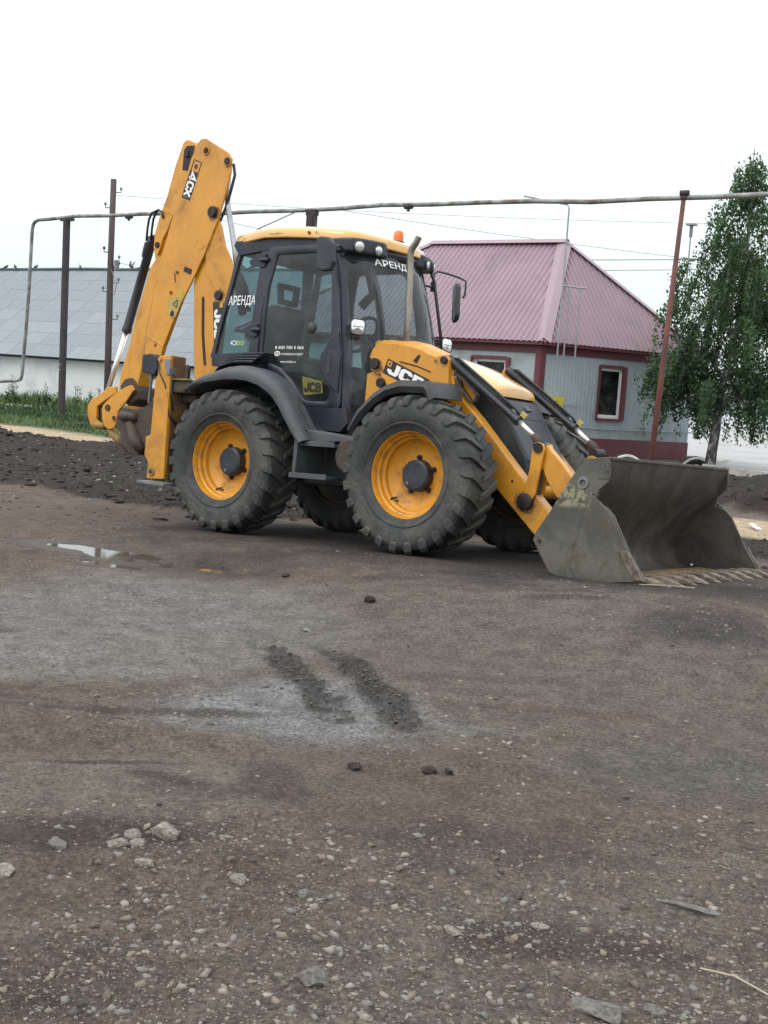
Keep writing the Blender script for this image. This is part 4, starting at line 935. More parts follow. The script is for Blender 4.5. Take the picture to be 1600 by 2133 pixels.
# far buildings
FB = simple('far_white_wall', (.62, .66, .68), .9, 0, .05, .5); FBR = simple('far_roof', (.33, .36, .38), .8); FW = simple('far_window_dark', (.08, .09, .10), .4)
def farb(x0, x1, y, h, dep, lab, wins=0, mat=FB, roof=True):
    b_ = empty('far_building', (x0, y, 0)); tag(b_, lab, 'building')
    MB().box((0, 0, -.3), (x1-x0, dep, h)).build('wall', mat, b_)
    if roof: MB().prism([(-.3, h), (dep/2, h+h*.28), (dep+.3, h)], -.3, x1-x0+.3, 'x').build('roof', FBR, b_)
    for k in range(wins):
        xx = (x1-x0)*(k+.5)/wins; MB().box((xx-.5, -.04, h*.42), (xx+.5, .02, h*.72)).build('window', FW, b_)
farb(-36, -16, 70, 2.8, 8, 'low pale building far off behind the birch leaves', 7)
farb(-14.5, -3, 66, 4.2, 9, 'taller white building far off at the right edge, behind the birch', 4)
lp = MB().tube([(-16.8, 47.6, -.2), (-16.8, 47.6, 9.6)], [.045, .035], 8).build('street_lamp', GREYSTEEL); tag(lp, 'distant street lamp with a flat round top left of the birch', 'street lamp')
MB().lathe([(0, .001), (0, .30), (.06, .28), (.10, .001)], (-16.8, 47.6, 10.15), 'z', 20).tube([(-16.8, 47.6, 9.6), (-16.8, 47.6, 10.16)], .09, 8).build('lamp_head', GREYSTEEL, lp)

# ================================================================== BIRCH
def birch():
    root = empty('birch_tree', (-3.37, 19.4, 0)); tag(root, 'tall weeping birch with a black and white trunk at the right edge', 'tree')
    m, nt, b = M('birch_bark'); co = nt.nodes.new('ShaderNodeTexCoord').outputs['Object']
    mp = nt.nodes.new('ShaderNodeMapping'); mp.inputs['Scale'].default_value = (6, 6, 2.2); nt.links.new(co, mp.inputs[0])
    k = mapr(nt, noise(nt, 1.6, 8, .7, mp.outputs[0], .8), .48, .60)
    sep = nt.nodes.new('ShaderNodeSeparateXYZ'); nt.links.new(co, sep.inputs[0])
    low = mapr(nt, sep.outputs['Z'], .2, 3.5, .0, .45)
    col = mix(nt, k, (.035, .030, .030), (.30, .29, .28)); col = mix(nt, math2(nt, 'MULTIPLY', low, .6), col, (.36, .36, .34)); nt.links.new(col, b.inputs['Base Color']); b.inputs['Roughness'].default_value = .9
    bump(nt, b, noise(nt, 8, 6, .7, co), .02, .5)
    O_ = Vector((-3.37, 19.4, 0)); rr = random.Random(3)
    tr = [(0, 0, -.2), (.01, .05, .5), (.03, .12, 1.0), (.02, .22, 1.9), (.10, .5, 3.0), (.16, .7, 4.2), (.10, .85, 5.6), (.02, .95, 7.0), (-.02, 1.0, 7.9)]
    mb = MB().tube(tr, [.155, .125, .11, .095, .08, .062, .042, .022, .008], 12); mb.build('trunk', m, root, smooth=True)
    limbs = MB(); strands = []
    def seg(p0, d, L_, r0, n=6, droop=.25):
        pts = [Vector(p0)]; d = Vector(d).normalized()
        for i in range(n):
            d = (d+Vector((rr.uniform(-.12, .12), rr.uniform(-.12, .12), -droop*i/n*.5))).normalized(); pts.append(pts[-1]+d*L_/n)
        return pts
    def trunkpt(z):
        zs = [t[2] for t in tr]; return Vector((float(np.interp(z, zs, [t[0] for t in tr])), float(np.interp(z, zs, [t[1] for t in tr])), z))
    for i in range(46):
        z = 1.5+6.1*(i/46)**.9; p = trunkpt(z); a = i*2.39996+rr.uniform(-.4, .4)
        reach = float(np.interp(z, [1.3, 2.2, 3.6, 5.0, 6.5, 7.8], [1.5, 1.9, 1.9, 1.35, .45, .12]))*rr.uniform(.7, 1.12)
        up = float(np.interp(z, [1.3, 3, 7], [.35, .75, 1.5])); d = (math.cos(a), math.sin(a), up)
        pts = seg(p, d, reach, .03, 7, .55); limbs.tube(pts, [max(.004, .034*(1-z/9.5)*(1-k_/7.5)) for k_ in range(8)], 6)
        for q in pts[2:]+[pts[-1]]*2:
            for _ in range(rr.choice((3, 3, 4)) if z < 5.5 else rr.choice((1, 2))): strands.append((q+Vector((rr.gauss(0, .14), rr.gauss(0, .14), rr.gauss(0, .1))), Vector((math.cos(a), math.sin(a), 0)), z))
    # a second leader and its drooping boughs on the right
    for (x0, y0, z0, d, L_) in ((.1, .5, 3.0, (.60, .45, 1.1), 4.2), (.05, .3, 2.2, (-.5, -.35, 1.0), 1.9), (.1, .6, 3.5, (.9, .45, .9), 3.0), (.05, .3, 1.9, (-.62, -.5, .85), 1.9), (.03, .25, 1.6, (-.7, -.4, .55), 1.6), (.03, .2, 1.7, (.6, .4, .6), 2.2), (.03, .2, 1.6, (.75, .5, .45), 2.0)):
        pts = seg((x0, y0, z0), d, L_, .05, 10, .30); limbs.tube(pts, [.05*(1-k_/11.5) for k_ in range(11)], 7)
        for q in pts[2:]:
            for _ in range(6): strands.append((q+Vector((rr.gauss(0, .30), rr.gauss(0, .30), rr.gauss(0, .22))), Vector(d).normalized(), q.z))
    limbs.build('limbs', m, root, smooth=True)
    def leafmat(n_, c_):
        m_ = simple(n_, c_, .5, 0, .3, 4); nt_ = m_.node_tree; p_ = nt_.nodes['Principled BSDF']; o_ = [q for q in nt_.nodes if q.type == 'OUTPUT_MATERIAL'][0]
        tr_ = nt_.nodes.new('ShaderNodeBsdfTranslucent'); tr_.inputs[0].default_value = (c_[0]*2.2, c_[1]*2.3, c_[2]*1.3, 1)
        mx_ = nt_.nodes.new('ShaderNodeMixShader'); mx_.inputs[0].default_value = .42; nt_.links.new(p_.outputs[0], mx_.inputs[1]); nt_.links.new(tr_.outputs[0], mx_.inputs[2]); nt_.links.new(mx_.outputs[0], o_.inputs[0]); return m_
    L1, L2, L3 = [leafmat('birch_leaf_'+n_, c_) for n_, c_ in (('mid', (.034, .072, .036)), ('dark', (.020, .046, .028)), ('light', (.062, .112, .048)))]
    V, F, MI = [], [], []; tw = MB(); rg = np.random.default_rng(9)
    for si, (q, dd, z) in enumerate(strands):
        L_ = rr.uniform(.3, 1.35)*(1.0 if z < 5.5 else .45); n = int(L_/.038)+3; cl = rr.random()
        p = Vector(q); sway = Vector((rr.gauss(0, .06), rr.gauss(0, .06), 0)); pts = []
        for k_ in range(n):
            t = k_/n; c = p+dd*(.20*min(t*2, 1))+sway*t+Vector((0, 0, -L_*t)); pts.append(c)
            if c.z < .75: break
            for _ in range(2):
                a = rg.random()*2*PI; s_ = rg.uniform(.020, .050); tl = rg.uniform(-.9, .9)
                u_ = np.array([math.cos(a), math.sin(a), tl*.5])*s_; w_ = np.array([-math.sin(a)*.5, math.cos(a)*.5, -.9+.4*rg.random()])*s_*1.25
                c0 = np.array(c)+rg.normal(0, .045, 3); o_ = len(V)
                V += [c0-w_*.9, c0+u_*.75-w_*.1, c0+w_, c0-u_*.75-w_*.1]; F.append((o_, o_+1, o_+2, o_+3)); MI.append(0 if rg.random() < .5 else (1 if cl < .5 else 2))
        if si % 3 == 0 and len(pts) > 3: tw.tube(pts[::3]+[pts[-1]], .0035, 3, cap=False)
    me = bpy.data.meshes.new('leaves'); me.from_pydata([tuple(v) for v in V], [], F)
    for l in (L1, L2, L3): me.materials.append(l)
    me.polygons.foreach_set('material_index', np.array(MI, np.int32)); o = bpy.data.objects.new('crown', me); C.objects.link(o); o.parent = root; o['kind'] = 'stuff'
    tw.build('twigs', m, root)['kind'] = 'stuff'
    print('birch leaves', len(F))
birch()

# ================================================================== THE BACKHOE LOADER
BH = empty('backhoe_loader'); BH.matrix_world = RM.to_4x4()
tag(BH, 'yellow and black backhoe loader with lowered front bucket, parked on the dirt yard', 'backhoe loader')
NEAR = lambda y: mkplane((0, y, 0), (1, 0, 0), (0, 0, 1), (0, -1, 0))
def pin(x, z, y, r, h=0.03, parent=None, mat=None, name='pin', n=16):
    return smooth_by_angle(MB().lathe([(y, 0.001), (y, r*.92), (y+.004, r), (y+h, r), (y+h, .001)], (x, 0, z), 'y', n).build(name, mat or PIN, parent))

# ---- wheels
WZ, TR, WB = 0.69, 0.70, 2.22
def tyre_mesh():
    mb = MB()
    prof = [(-.150, .372), (-.185, .385), (-.200, .415), (-.213, .440), (-.222, .446), (-.222, .456), (-.216, .462), (-.226, .480), (-.236, .535), (-.232, .590), (-.216, .630), (-.185, .655), (-.10, .664), (0, .667)]
    prof = prof + [(-a, b) for a, b in prof[-2::-1]]
    mb.lathe(prof, (0, 0, 0), 'y', 96)
    N = 25
    for side in (-1, 1):
        for k in range(N):
            a0 = 2*PI*(k+(0.5 if side > 0 else 0))/N
            # lug: a bar running from the centre line back to the shoulder and down the side wall
            st = [(0.015, 0.0, .690, .022), (-.06, .055, .694, .024), (-.13, .120, .694, .027), (-.195, .170, .688, .032), (-.228, .188, .663, .037), (-.240, .196, .628, .035), (-.243, .200, .600, .024)]
            rows = []
            for (yy, da, rt, hw) in st:
                base = rt-0.048 if rt > .67 else rt-0.03
                yb = yy if rt > .68 else yy*0.93
                r = []
                for (ang, rad, yq) in ((-hw*1.25/rt, base, yb), (-hw/rt, rt, yy), (hw/rt, rt, yy), (hw*1.25/rt, base, yb)):
                    t = a0+da+ang; r.append((rad*math.cos(t), -side*yq if side > 0 else yq, rad*math.sin(t)))
                rows.append(r)
            mb.grid(rows)
            o = len(mb.v)-len(rows)*4
            mb.f.append((o, o+1, o+2, o+3)); e = o+(len(rows)-1)*4; mb.f.append((e+3, e+2, e+1, e))
    return mb
def rim_mesh():
    mb = MB()
    p = [(-.150, .376), (-.168, .388), (-.176, .388), (-.174, .376), (-.150, .366), (-.118, .362), (-.108, .345), (-.070, .340), (-.060, .318), (-.020, .312), (0.0, .290), (.022, .262), (.028, .20), (.028, .10), (.05, .08), (.05, .001)]
    mb.lathe(p, (0, 0, 0), 'y', 64); mb.lathe([(.15, .376), (.02, .318), (.06, .318), (.15, .34), (.16, .385), (.15, .376)], (0, 0, 0), 'y', 48)
    return mb
tm = smooth_by_angle(tyre_mesh().build('tyre', TYRE), 32); rimo = smooth_by_angle(rim_mesh().build('wheel', YEL2, BH), 35)
tm.parent = rimo
hubo = smooth_by_angle(MB().lathe([(-.060, .001), (-.064, .05), (-.062, .118), (-.050, .136), (.0, .140), (.03, .142)], (0, 0, 0), 'y', 40).build('hub_cap', HUB, rimo), 30)
for k in range(5):
    a = 2*PI*k/5+0.75
    nb = MB().lathe([(-.006, .001), (-.006, .014), (.01, .016), (.01, .024), (.03, .024)], (.160*math.cos(a), 0, .160*math.sin(a)), 'y', 8).build('wheel_nut', PIN, rimo)
MB().lathe([(-.067, .001), (-.067, .012), (-.058, .014)], (-.04, 0, -.09), 'y', 10).build('drain_plug', GREYSTEEL, rimo)
vb = MB().tube([(-.13, .0, -.27), (-.14, -.05, -.28), (-.135, -.07, -.29)], .010, 8).tube([(-.10, .0, -.29), (-.105, -.03, -.295)], .014, 8); vb.build('valve_stem', DIRTY, rimo)
wheels = []
for i, (x, y, fl, ph) in enumerate(((0, -.92, 1, 0.0), (WB, -.92, 1, .35), (0, .92, -1, .5), (WB, .92, -1, .2))):
    w = rimo if i == 0 else copy_tree(rimo, BH)
    w.location = (x, y, WZ); w.rotation_euler = (0, ph, 0 if fl > 0 else PI)
    wheels.append(w)

# ---- chassis, axles, belly
ch = MB()
ch.box((-1.05, -.36, .62), (1.0, .36, 1.15)); ch.box((1.0, -.34, .50), (2.75, .34, 1.2))
BLKCH = ch.build('chassis', BLK, BH, 0.02)
ax = MB(); 
for x in (0, WB):
    ax.tube([(x, -.70, WZ), (x, -.40, WZ), (x, -.2, WZ), (x, .2, WZ), (x, .40, WZ), (x, .70, WZ)], [.12, .11, .17, .17, .11, .12], 16)
    ax.box((x-.12, -.32, WZ-.1), (x+.12, .32, WZ+.16))
smooth_by_angle(ax.build('axle', DIRTY, BH))
for x in (0, WB):
    for sy in (-1, 1):
        smooth_by_angle(MB().lathe([(sy*.70, .001), (sy*.70, .14), (sy*.735, .355), (sy*.77, .372), (sy*.84, .33), (sy*.86, .001)], (x, 0, WZ), 'y', 32).build('brake_drum', BLK, BH))
MB().box((.62, -.62, .52), (1.35, .62, 1.08)).build('fuel_tank', BLK, BH, 0.05)
sm = MB().lathe([(-1.02, .001), (-1.02, .14), (-.99, .17), (-.70, .17), (-.70, .001)], (1.50, 0, .82), 'y', 28); smooth_by_angle(sm.build('air_reservoir', DIRTY, BH))
# ---- steps
mb = MB(); mb.prism([(.895, .60), (.935, .60), (.955, .93), (.985, 1.04), (.945, 1.045), (.905, .92)], -1.08, -.66)
mb.build('step_bracket', FENDER, BH, .006)
MB().box((.885, -1.10, .585), (1.33, -.86, .615)).box((.885, -1.105, .585), (1.33, -1.09, .635)).build('step', FENDER, BH, .004)
MB().box((.93, -1.06, .885), (1.37, -.82, .915)).box((.93, -1.065, .885), (1.37, -1.05, .93)).build('step', FENDER, BH, .004)
MB().prism([(.95, 1.04), (1.55, .985), (1.56, .96), (.94, .90)], -1.0, -.70).build('step_panel', FENDER, BH, .01)

# ---- rear fender (near and far)
LIP = [(-.52, 1.345), (-.38, 1.405), (-.25, 1.446), (0, 1.478), (.18, 1.482), (.31, 1.470), (.47, 1.428), (.63, 1.341), (.73, 1.241), (.80, 1.149), (.90, 1.02), (1.00, .90)]
TOP = [(-.525, 1.365), (-.40, 1.455), (-.28, 1.512), (0, 1.583), (.17, 1.600), (.30, 1.596), (.47, 1.556), (.65, 1.466), (.77, 1.352), (.85, 1.232), (.95, 1.08), (1.045, .93)]
INN = [(-.52, 1.38), (-.40, 1.475), (-.28, 1.54), (0, 1.61), (.17, 1.615), (.30, 1.578), (.46, 1.50), (.58, 1.395), (.635, 1.290), (.68, 1.20), (.80, 1.06), (.93, .93)]
def fender(sy):
    rows = []
    for l, t, i_ in zip(LIP, TOP, INN):
        l2 = (l[0]*.6+t[0]*.4, l[1]*.6+t[1]*.4); l3 = (l[0]*.2+t[0]*.8, l[1]*.2+t[1]*.8)
        u = (l[0], l[1]-.0)
        rows.append([(u[0], sy*.70, u[1]-.01), (u[0], sy*1.10, u[1]-.004), (l[0], sy*1.135, l[1]), (l2[0], sy*1.145, l2[1]), (l3[0], sy*1.125, l3[1]), (t[0], sy*1.07, t[1]+.008), (t[0]*.5+i_[0]*.5, sy*.88, t[1]*.5+i_[1]*.5+.006), (i_[0], sy*.665, i_[1])])
    o = MB().grid(rows).build('rear_fender', FENDER, BH, solid=.012); return smooth_by_angle(o, 50)
fender(-1); fender(1)
# louvred panels above the fender
for sy in (-1, 1):
    lv = MB()
    steps = [(.0, .0), (.045, .03), (.09, .06)]
    base = [(-.43, 1.50), (-.37, 1.60), (-.28, 1.685), (-.10, 1.73), (.10, 1.735), (.16, 1.73)]
    lv.prism([(-.45, 1.49)]+[(a, b+.01) for a, b in base[1:]]+[(.16, 1.56), (-.1, 1.55)], sy*.66, sy*.80)
    for k in range(4):
        z = -.012+.030*k; yo = .93-.045*k
        rows = [[(a-.012*(3-k)+.03, sy*yo, b+z-.07), (a+.03, sy*(yo+.012), b+z-.055), (a+.032, sy*(yo-.002), b+z-.045), (a+.04, sy*.70, b+z-.035)] for a, b in base]
        lv.grid(rows)
    fix_normals(lv.build('louvre_panel', CABBLK, BH, solid=.004))

# ---- front fenders
for sy in (-1, 1):
    P = [(1.545, 1.06), (1.64, 1.225), (1.80, 1.375), (1.93, 1.450), (2.09, 1.500), (2.365, 1.497), (2.40, 1.470), (2.45, 1.36)]
    Q = [(1.575, 1.03), (1.69, 1.18), (1.83, 1.305), (1.95, 1.375), (2.10, 1.405), (2.33, 1.405), (2.355, 1.385), (2.40, 1.32)]
    rows = [[(q[0], sy*1.085, q[1]), (p[0]*.5+q[0]*.5, sy*1.12, p[1]*.5+q[1]*.5), (p[0], sy*1.10, p[1]), (p[0], sy*.66, p[1]+.01)] for p, q in zip(P, Q)]
    smooth_by_angle(MB().grid(rows).build('front_fender', BLK, BH, solid=.015), 35)
    MB().tube([(2.28, sy*.95, 1.47), (2.33, sy*.8, 1.30), (2.36, sy*.6, 1.15)], .03, 8).build('fender_bracket', DIRTY, BH)

# ---- cab
XC = [(2.88, .90, 1.16, .63), (2.70, .96, 1.25, .645), (2.40, 1.06, 1.36, .672), (2.09, 1.125, 1.45, .70), (1.75, 1.17, 1.50, .71), (1.45, 1.205, 1.46, .705), (1.25, 1.22, 1.42, .70)]
def front_at(z):
    zs = [c[0] for c in XC][::-1]
    g = lambda k: float(np.interp(z, zs, [c[k] for c in XC][::-1])); return g(1), g(2), g(3)
def fx(y, z):
    a, b, h = front_at(z); return b-(b-a)*min(1, abs(y)/h)**2.3
def side_y(z): return float(np.interp(z, [1.2, 1.75, 2.1, 2.9], [.70, .71, .70, .63]))
fr = MB()
def post(mb, a, b, r, sy):   # a pillar following the leaning cab side
    pts = []
    for i in range(9):
        t = i/8; x = a[0]+(b[0]-a[0])*t; z = a[1]+(b[1]-a[1])*t; pts.append((x, sy*(side_y(z)-.01), z))
    mb.tube(pts, r, 8)
for sy in (-1, 1):
    # front pillar
    rows = []
    for z in np.linspace(1.22, 2.90, 12):
        a, b, h = front_at(z); y = side_y(z)
        rows.append([(a-.075, sy*(y+.004), z), (a-.01, sy*(y+.012), z), (a+.012, sy*(y-.012), z), (a-.0, sy*(y-.05), z), (a-.075, sy*(y-.05), z)])
    fr.grid(rows, True)
    # rear post and hinge post
    for (a, b, wd, dp) in (((-.575, 1.75), (-.34, 2.88), .045, .05), ((-.03, 1.62), (.005, 2.90), .115, .05)):
        rows = []
        for i in range(9):
            t = i/8; x = a[0]+(b[0]-a[0])*t; z = a[1]+(b[1]-a[1])*t; y = side_y(z)
            rows.append([(x-wd/2, sy*(y+.004), z), (x+wd/2, sy*(y+.004), z), (x+wd/2, sy*(y-dp), z), (x-wd/2, sy*(y-dp), z)])
        fr.grid(rows, True)
    # head rail
    fr.prism([(-.44, 2.86), (-.36, 2.76), (.0, 2.80), (.86, 2.745), (.99, 2.70), (1.02, 2.80), (.86, 2.90), (-.05, 2.92), (-.42, 2.90)], sy*.575, sy*.648)
    # sill and lower rear quarter
    fr.prism([(-.60, 1.77), (-.58, 1.64), (-.1, 1.60), (.05, 1.64), (.03, 1.80), (-.1, 1.78), (-.36, 1.765)], sy*.66, sy*.712)
    fr.prism([(.66, 1.26), (1.22, 1.26), (1.24, 1.12), (1.16, 1.04), (.80, 1.05), (.70, 1.14)], sy*.55, sy*.735)
# rear frame
for z in (1.75, 2.80):
    x = -.575+(z-1.75)*.208
    fr.tube([(x, -side_y(z), z), (x-.05, 0, z), (x, side_y(z), z)], .035, 8)
fr.tube([(.93, -.63, 2.80), (1.12, -.4, 2.79), (1.22, 0, 2.78), (1.12, .4, 2.79), (.93, .63, 2.80)], .05, 8)
fr.box((-.55, -.64, 1.12), (1.15, .64, 1.20))
smooth_by_angle(fr.build('cab_frame', CABBLK, BH), 40)
# windscreen
rows = []
for z in np.linspace(1.30, 2.84, 14):
    rows.append([(fx(y, z), y, z) for y in np.linspace(-front_at(z)[2]+.006, front_at(z)[2]-.006, 25)])
WS = MB().grid(rows).build('windscreen', FRONTGLASS, BH, smooth=True)
# dark band behind the top of the windscreen, roof lining
rows = [[(fx(y, z)-.02, y, z) for y in np.linspace(-.62, .62, 17)] for z in (2.66, 2.74, 2.88)]
MB().grid(rows).build('sun_blind', SEAT, BH, solid=.004)
MB().prism([(-.40, 2.86), (.95, 2.83), (1.1, 2.80), (1.1, 2.78), (.9, 2.80), (-.40, 2.83)], -.60, .60).build('roof_lining', CABBLK, BH)
def wtext(s, name, u0, z0, h, wd, mat, bold):
    def pl(u, v, k):
        y = u0+u; z = z0+v - 0.0; return Vector((fx(y, z)+.010+k, y, z))
    o = text_mesh(name, s, h, pl, mat, WS, bold, width=wd); return o
wtext('АРЕНДА', 'rental_lettering', -.405, 2.632, .078, .47, WHITE, .010)
# side windows with rear quarter glass
def side_sheet(name, pts, mat, sy, parent, off=0.0, th=.005):
    zs = sorted(set([round(z, 4) for _, z in pts]+[round(float(z), 4) for z in np.linspace(min(z for _, z in pts), max(z for _, z in pts), 14)]))
    def span(z):
        xs = []
        z = min(max(z, min(q[1] for q in pts)+1e-5), max(q[1] for q in pts)-1e-5)
        for (x0, z0), (x1, z1) in zip(pts, pts[1:]+pts[:1]):
            if (z0-z)*(z1-z) <= 0 and z0 != z1: xs.append(x0+(x1-x0)*(z-z0)/(z1-z0))
        return min(xs), max(xs)
    sp = [span(z) for z in zs]
    mb = MB(); rows = []
    for (a, b_), z in zip(sp, zs):
        y = side_y(z)
        rows.append([(a, sy*(y+off-th/2), z), ((a+b_)/2, sy*(y+off-th/2), z), (b_, sy*(y+off-th/2), z)])
    mb.grid(rows)
    return fix_normals(mb.build(name, mat, parent))
QG = {}
for sy in (-1, 1):
    QG[sy] = side_sheet('quarter_window', [(-.565, 1.76), (-.345, 1.755), (-.06, 1.77), (-.02, 2.0), (-.02, 2.82), (-.36, 2.80), (-.45, 2.32)], SIDEGLASS, sy, BH, -.012)
rg = MB(); rg.grid([[(-.565+(z-1.75)*.208-.03*(1-(y/.62)**2), y, z) for y in np.linspace(-.62, .62, 9)] for z in (1.78, 2.3, 2.78)])
rg.build('rear_window', SIDEGLASS, BH, smooth=True)
SP = lambda off: (lambda x0, z0: (lambda u, v, k: Vector((x0+u, -(side_y(z0+v)+off+k), z0+v))))
def sidepl(x0, z0, off, ang=0.0):
    ca, sa = math.cos(ang), math.sin(ang)
    def pl(u, v, k):
        x = x0+u*ca-v*sa; z = z0+u*sa+v*ca; return Vector((x, -(side_y(z)+off+k), z))
    return pl
text_mesh('rental_lettering', 'АРЕНДА', .115, sidepl(-.435, 2.236, -.006), WHITE, QG[-1], .010, width=.365)
text_mesh('model_lettering', '4CX', .048, sidepl(-.352, 1.850, -.006), WHITE, QG[-1], .010, width=.10)
text_mesh('model_lettering', 'eco', .044, sidepl(-.250, 1.851, -.006), DLIME, QG[-1], .010, width=.085)
# doors
DOOR_OUT = [(.05, 2.83), (.075, 1.72), (.085, 1.655), (.30, 1.575), (.46, 1.497), (.58, 1.393), (.64, 1.288), (.70, 1.252), (1.10, 1.252), (1.125, 1.29), (1.128, 1.50), (1.12, 1.75), (1.06, 2.10), (1.005, 2.40), (.93, 2.66), (.86, 2.80), (.80, 2.83)]
DOOR_IN = [(.165, 2.745), (.102, 2.42), (.105, 1.778), (.138, 1.700), (.36, 1.628), (.52, 1.510), (.63, 1.380), (.665, 1.335), (.71, 1.318), (.955, 1.318), (.985, 1.36), (.985, 1.50), (.86, 1.66), (.85, 1.74), (.965, 1.915), (.95, 2.10), (.905, 2.40), (.855, 2.67), (.72, 2.745)]
def ring_sheet(mb, outer, inner, sy, off, th):
    # bridge the two outlines by angle about the centre
    cx, cz = .55, 2.0
    def samp(poly, n=72):
        res = []
        for k in range(n):
            a = 2*PI*k/n; d = Vector((math.cos(a), math.sin(a))); best = None
            for i in range(len(poly)):
                p, q = Vector(poly[i])-Vector((cx, cz)), Vector(poly[(i+1) % len(poly)])-Vector((cx, cz)); e = q-p
                det = d.x*(-e.y)+e.x*d.y
                if abs(det) < 1e-9: continue
                t = (p.x*(-e.y)+e.x*p.y)/det; s_ = (d.x*p.y-d.y*p.x)/det
                if t > 0 and -1e-6 <= s_ <= 1+1e-6 and (best is None or t > best): best = t
            res.append((cx+d.x*best, cz+d.y*best))
        return res
    So, Si = samp(outer, 120), samp(inner, 120)
    f = lambda P, o: [(x, sy*(side_y(z)+o), z) for x, z in P]
    Smid = [(a[0]*.15+b[0]*.85, a[1]*.15+b[1]*.85) for a, b in zip(So, Si)]; Smid2 = [(a[0]*.8+b[0]*.2, a[1]*.8+b[1]*.2) for a, b in zip(So, Si)]
    mb.grid([f(Si, off-th), f(Si, off-.01), f(Smid, off-.002), f(Smid2, off+.004), f(So, off-.006), f(So, off-th)], True)
for sy in (-1, 1):
    mb = MB(); ring_sheet(mb, DOOR_OUT, DOOR_IN, sy, .022, .04)
    DR = smooth_by_angle(mb.build('door', CABBLK, BH), 50)
    gl = side_sheet('door_window', [(x*1.0, z) for x, z in [(.15, 2.76), (.09, 2.42), (.09, 1.775), (.13, 1.69), (.35, 1.615), (.51, 1.50), (.62, 1.37), (.66, 1.32), (.71, 1.305), (.955, 1.305), (1.0, 1.36), (1.0, 1.50), (.99, 1.9), (.96, 2.10), (.92, 2.40), (.865, 2.68), (.73, 2.76)]], SIDEGLASS, sy, DR, .005)
    pb = MB(); pb.prism([(.86, 1.75), (.875, 1.63), (.94, 1.53), (1.0, 1.47), (1.10, 1.40), (1.115, 1.75), (1.07, 1.98), (.98, 1.92)], sy*.715, sy*.742)
    pb.build('door_handle', CABBLK, DR, .008)
    MB().box((.955, sy*.742-.006, 1.58), (1.0, sy*.742+.006, 1.74)).build('lock_plate', BLK, DR, .004)
    for z in (2.695, 2.0):
        MB().tube([(.075, sy*(side_y(z)+.03), z), (-.02, sy*(side_y(z)+.035), z), (-.03, sy*(side_y(z)+.035), z)], .024, 10).prism([(-.20, z-.005), (-.12, z-.055), (-.02, z-.075), (.02, z-.06), (.02, z+.06), (-.02, z+.07), (-.12, z+.045)], sy*(side_y(z)-.005), sy*(side_y(z)+.022)).build('hinge', CABBLK, DR, .006)
    if sy < 0:
        MB().lathe([(-.735, .001), (-.73, .045), (-.715, .055), (-.70, .05)], (.712, 0, 2.017), 'y', 20).build('window_knob', BLK, DR, smooth=True)
        pl = lambda x, z, a=0: sidepl(x, z, .012, a)
        text_mesh('phone_lettering', '8 800 700 5 066', .030, pl(.272, 1.812), WHITE, gl, .010, width=.365)
        text_mesh('dealer_lettering', 'СТРОЙКОМПЛЕКТ', .026, pl(.350, 1.752), WHITE, gl, .010, width=.285)
        text_mesh('web_lettering', 'www.bkkl.ru', .020, pl(.350, 1.680), WHITE, gl, .010, width=.20)
        e1 = MB(); stroke(e1, [(.305+.030*math.cos(t), 1.768+.020*math.sin(t)) for t in np.linspace(0, 2*PI, 20)[:-1]], .010, sidepl(0, 0, .012), closed=True)
        flatpoly(e1, [(.305+.012*math.cos(t), 1.768+.009*math.sin(t)) for t in np.linspace(0, 2*PI, 10)[:-1]], sidepl(0, 0, .012)); e1.build('dealer_emblem', WHITE, gl)
        # faded brand sticker low on the door glass
        q = MB(); flatpoly(q, [(.635, 1.555), (.668, 1.372), (.905, 1.398), (.885, 1.508)], sidepl(0, 0, .006), 0, .002); q.build('door_sticker', DOLIVE, gl)
        def jcb_letters(mb, pl, h, w=None, k=1.0):
            s = h; wd = .25*s
            stroke(mb, [(x*s, y*s) for x, y in [(.50, 1.0), (.50, .30), (.42, .13), (.17, .13), (.08, .25), (.08, .40)]], wd, pl)
            stroke(mb, [(x*s, y*s) for x, y in [(1.28, .66), (1.28, .78), (1.18, .88), (.90, .88), (.80, .78), (.80, .22), (.90, .12), (1.18, .12), (1.28, .22), (1.28, .36)]], wd, pl)
            stroke(mb, [(x*s, y*s) for x, y in [(1.58, 0.0), (1.58, 1.0)]], wd, pl, lift=.0004)
            stroke(mb, [(x*s, y*s) for x, y in [(1.55, .88), (1.92, .88), (2.02, .80), (2.02, .62), (1.92, .52), (1.6, .52)]], wd*.92, pl)
            stroke(mb, [(x*s, y*s) for x, y in [(1.6, .50), (1.95, .50), (2.06, .40), (2.06, .22), (1.95, .12), (1.55, .12)]], wd*.92, pl, lift=.0002)
        q = MB(); jcb_letters(q, sidepl(.672, 1.405, .009, -.02), .095); q.build('sticker_lettering', DBLK, gl)

# interior
it = MB(); it.box((-.36, -.26, 1.55), (.20, .26, 1.72)); it.prism([(-.40, 1.70), (-.28, 1.70), (-.16, 2.28), (-.22, 2.33), (-.32, 2.31)], -.25, .25)
it.box((-.2, -.2, 1.2), (.1, .2, 1.56)); it.build('seat', SEAT, BH, .05)
hr = MB(); rr = [(-.33, 2.36), (-.33, 2.49), (-.19, 2.52), (-.17, 2.40)]
stroke(hr, [(-.11, 2.37), (-.13, 2.53), (.13, 2.53), (.11, 2.37)], .055, lambda u, v, k: Vector((-.27+k, u, v)), t=.06, closed=True)
hr.build('headrest', SEAT, BH, .012)
MB().prism([(.80, 1.20), (1.20, 1.20), (1.18, 1.80), (1.05, 1.95), (.86, 1.92), (.90, 1.7)], -.14, .14).tube([(.95, 0, 1.85), (.78, 0, 2.02)], .03, 8).build('steering_column', SEAT, BH, .03)
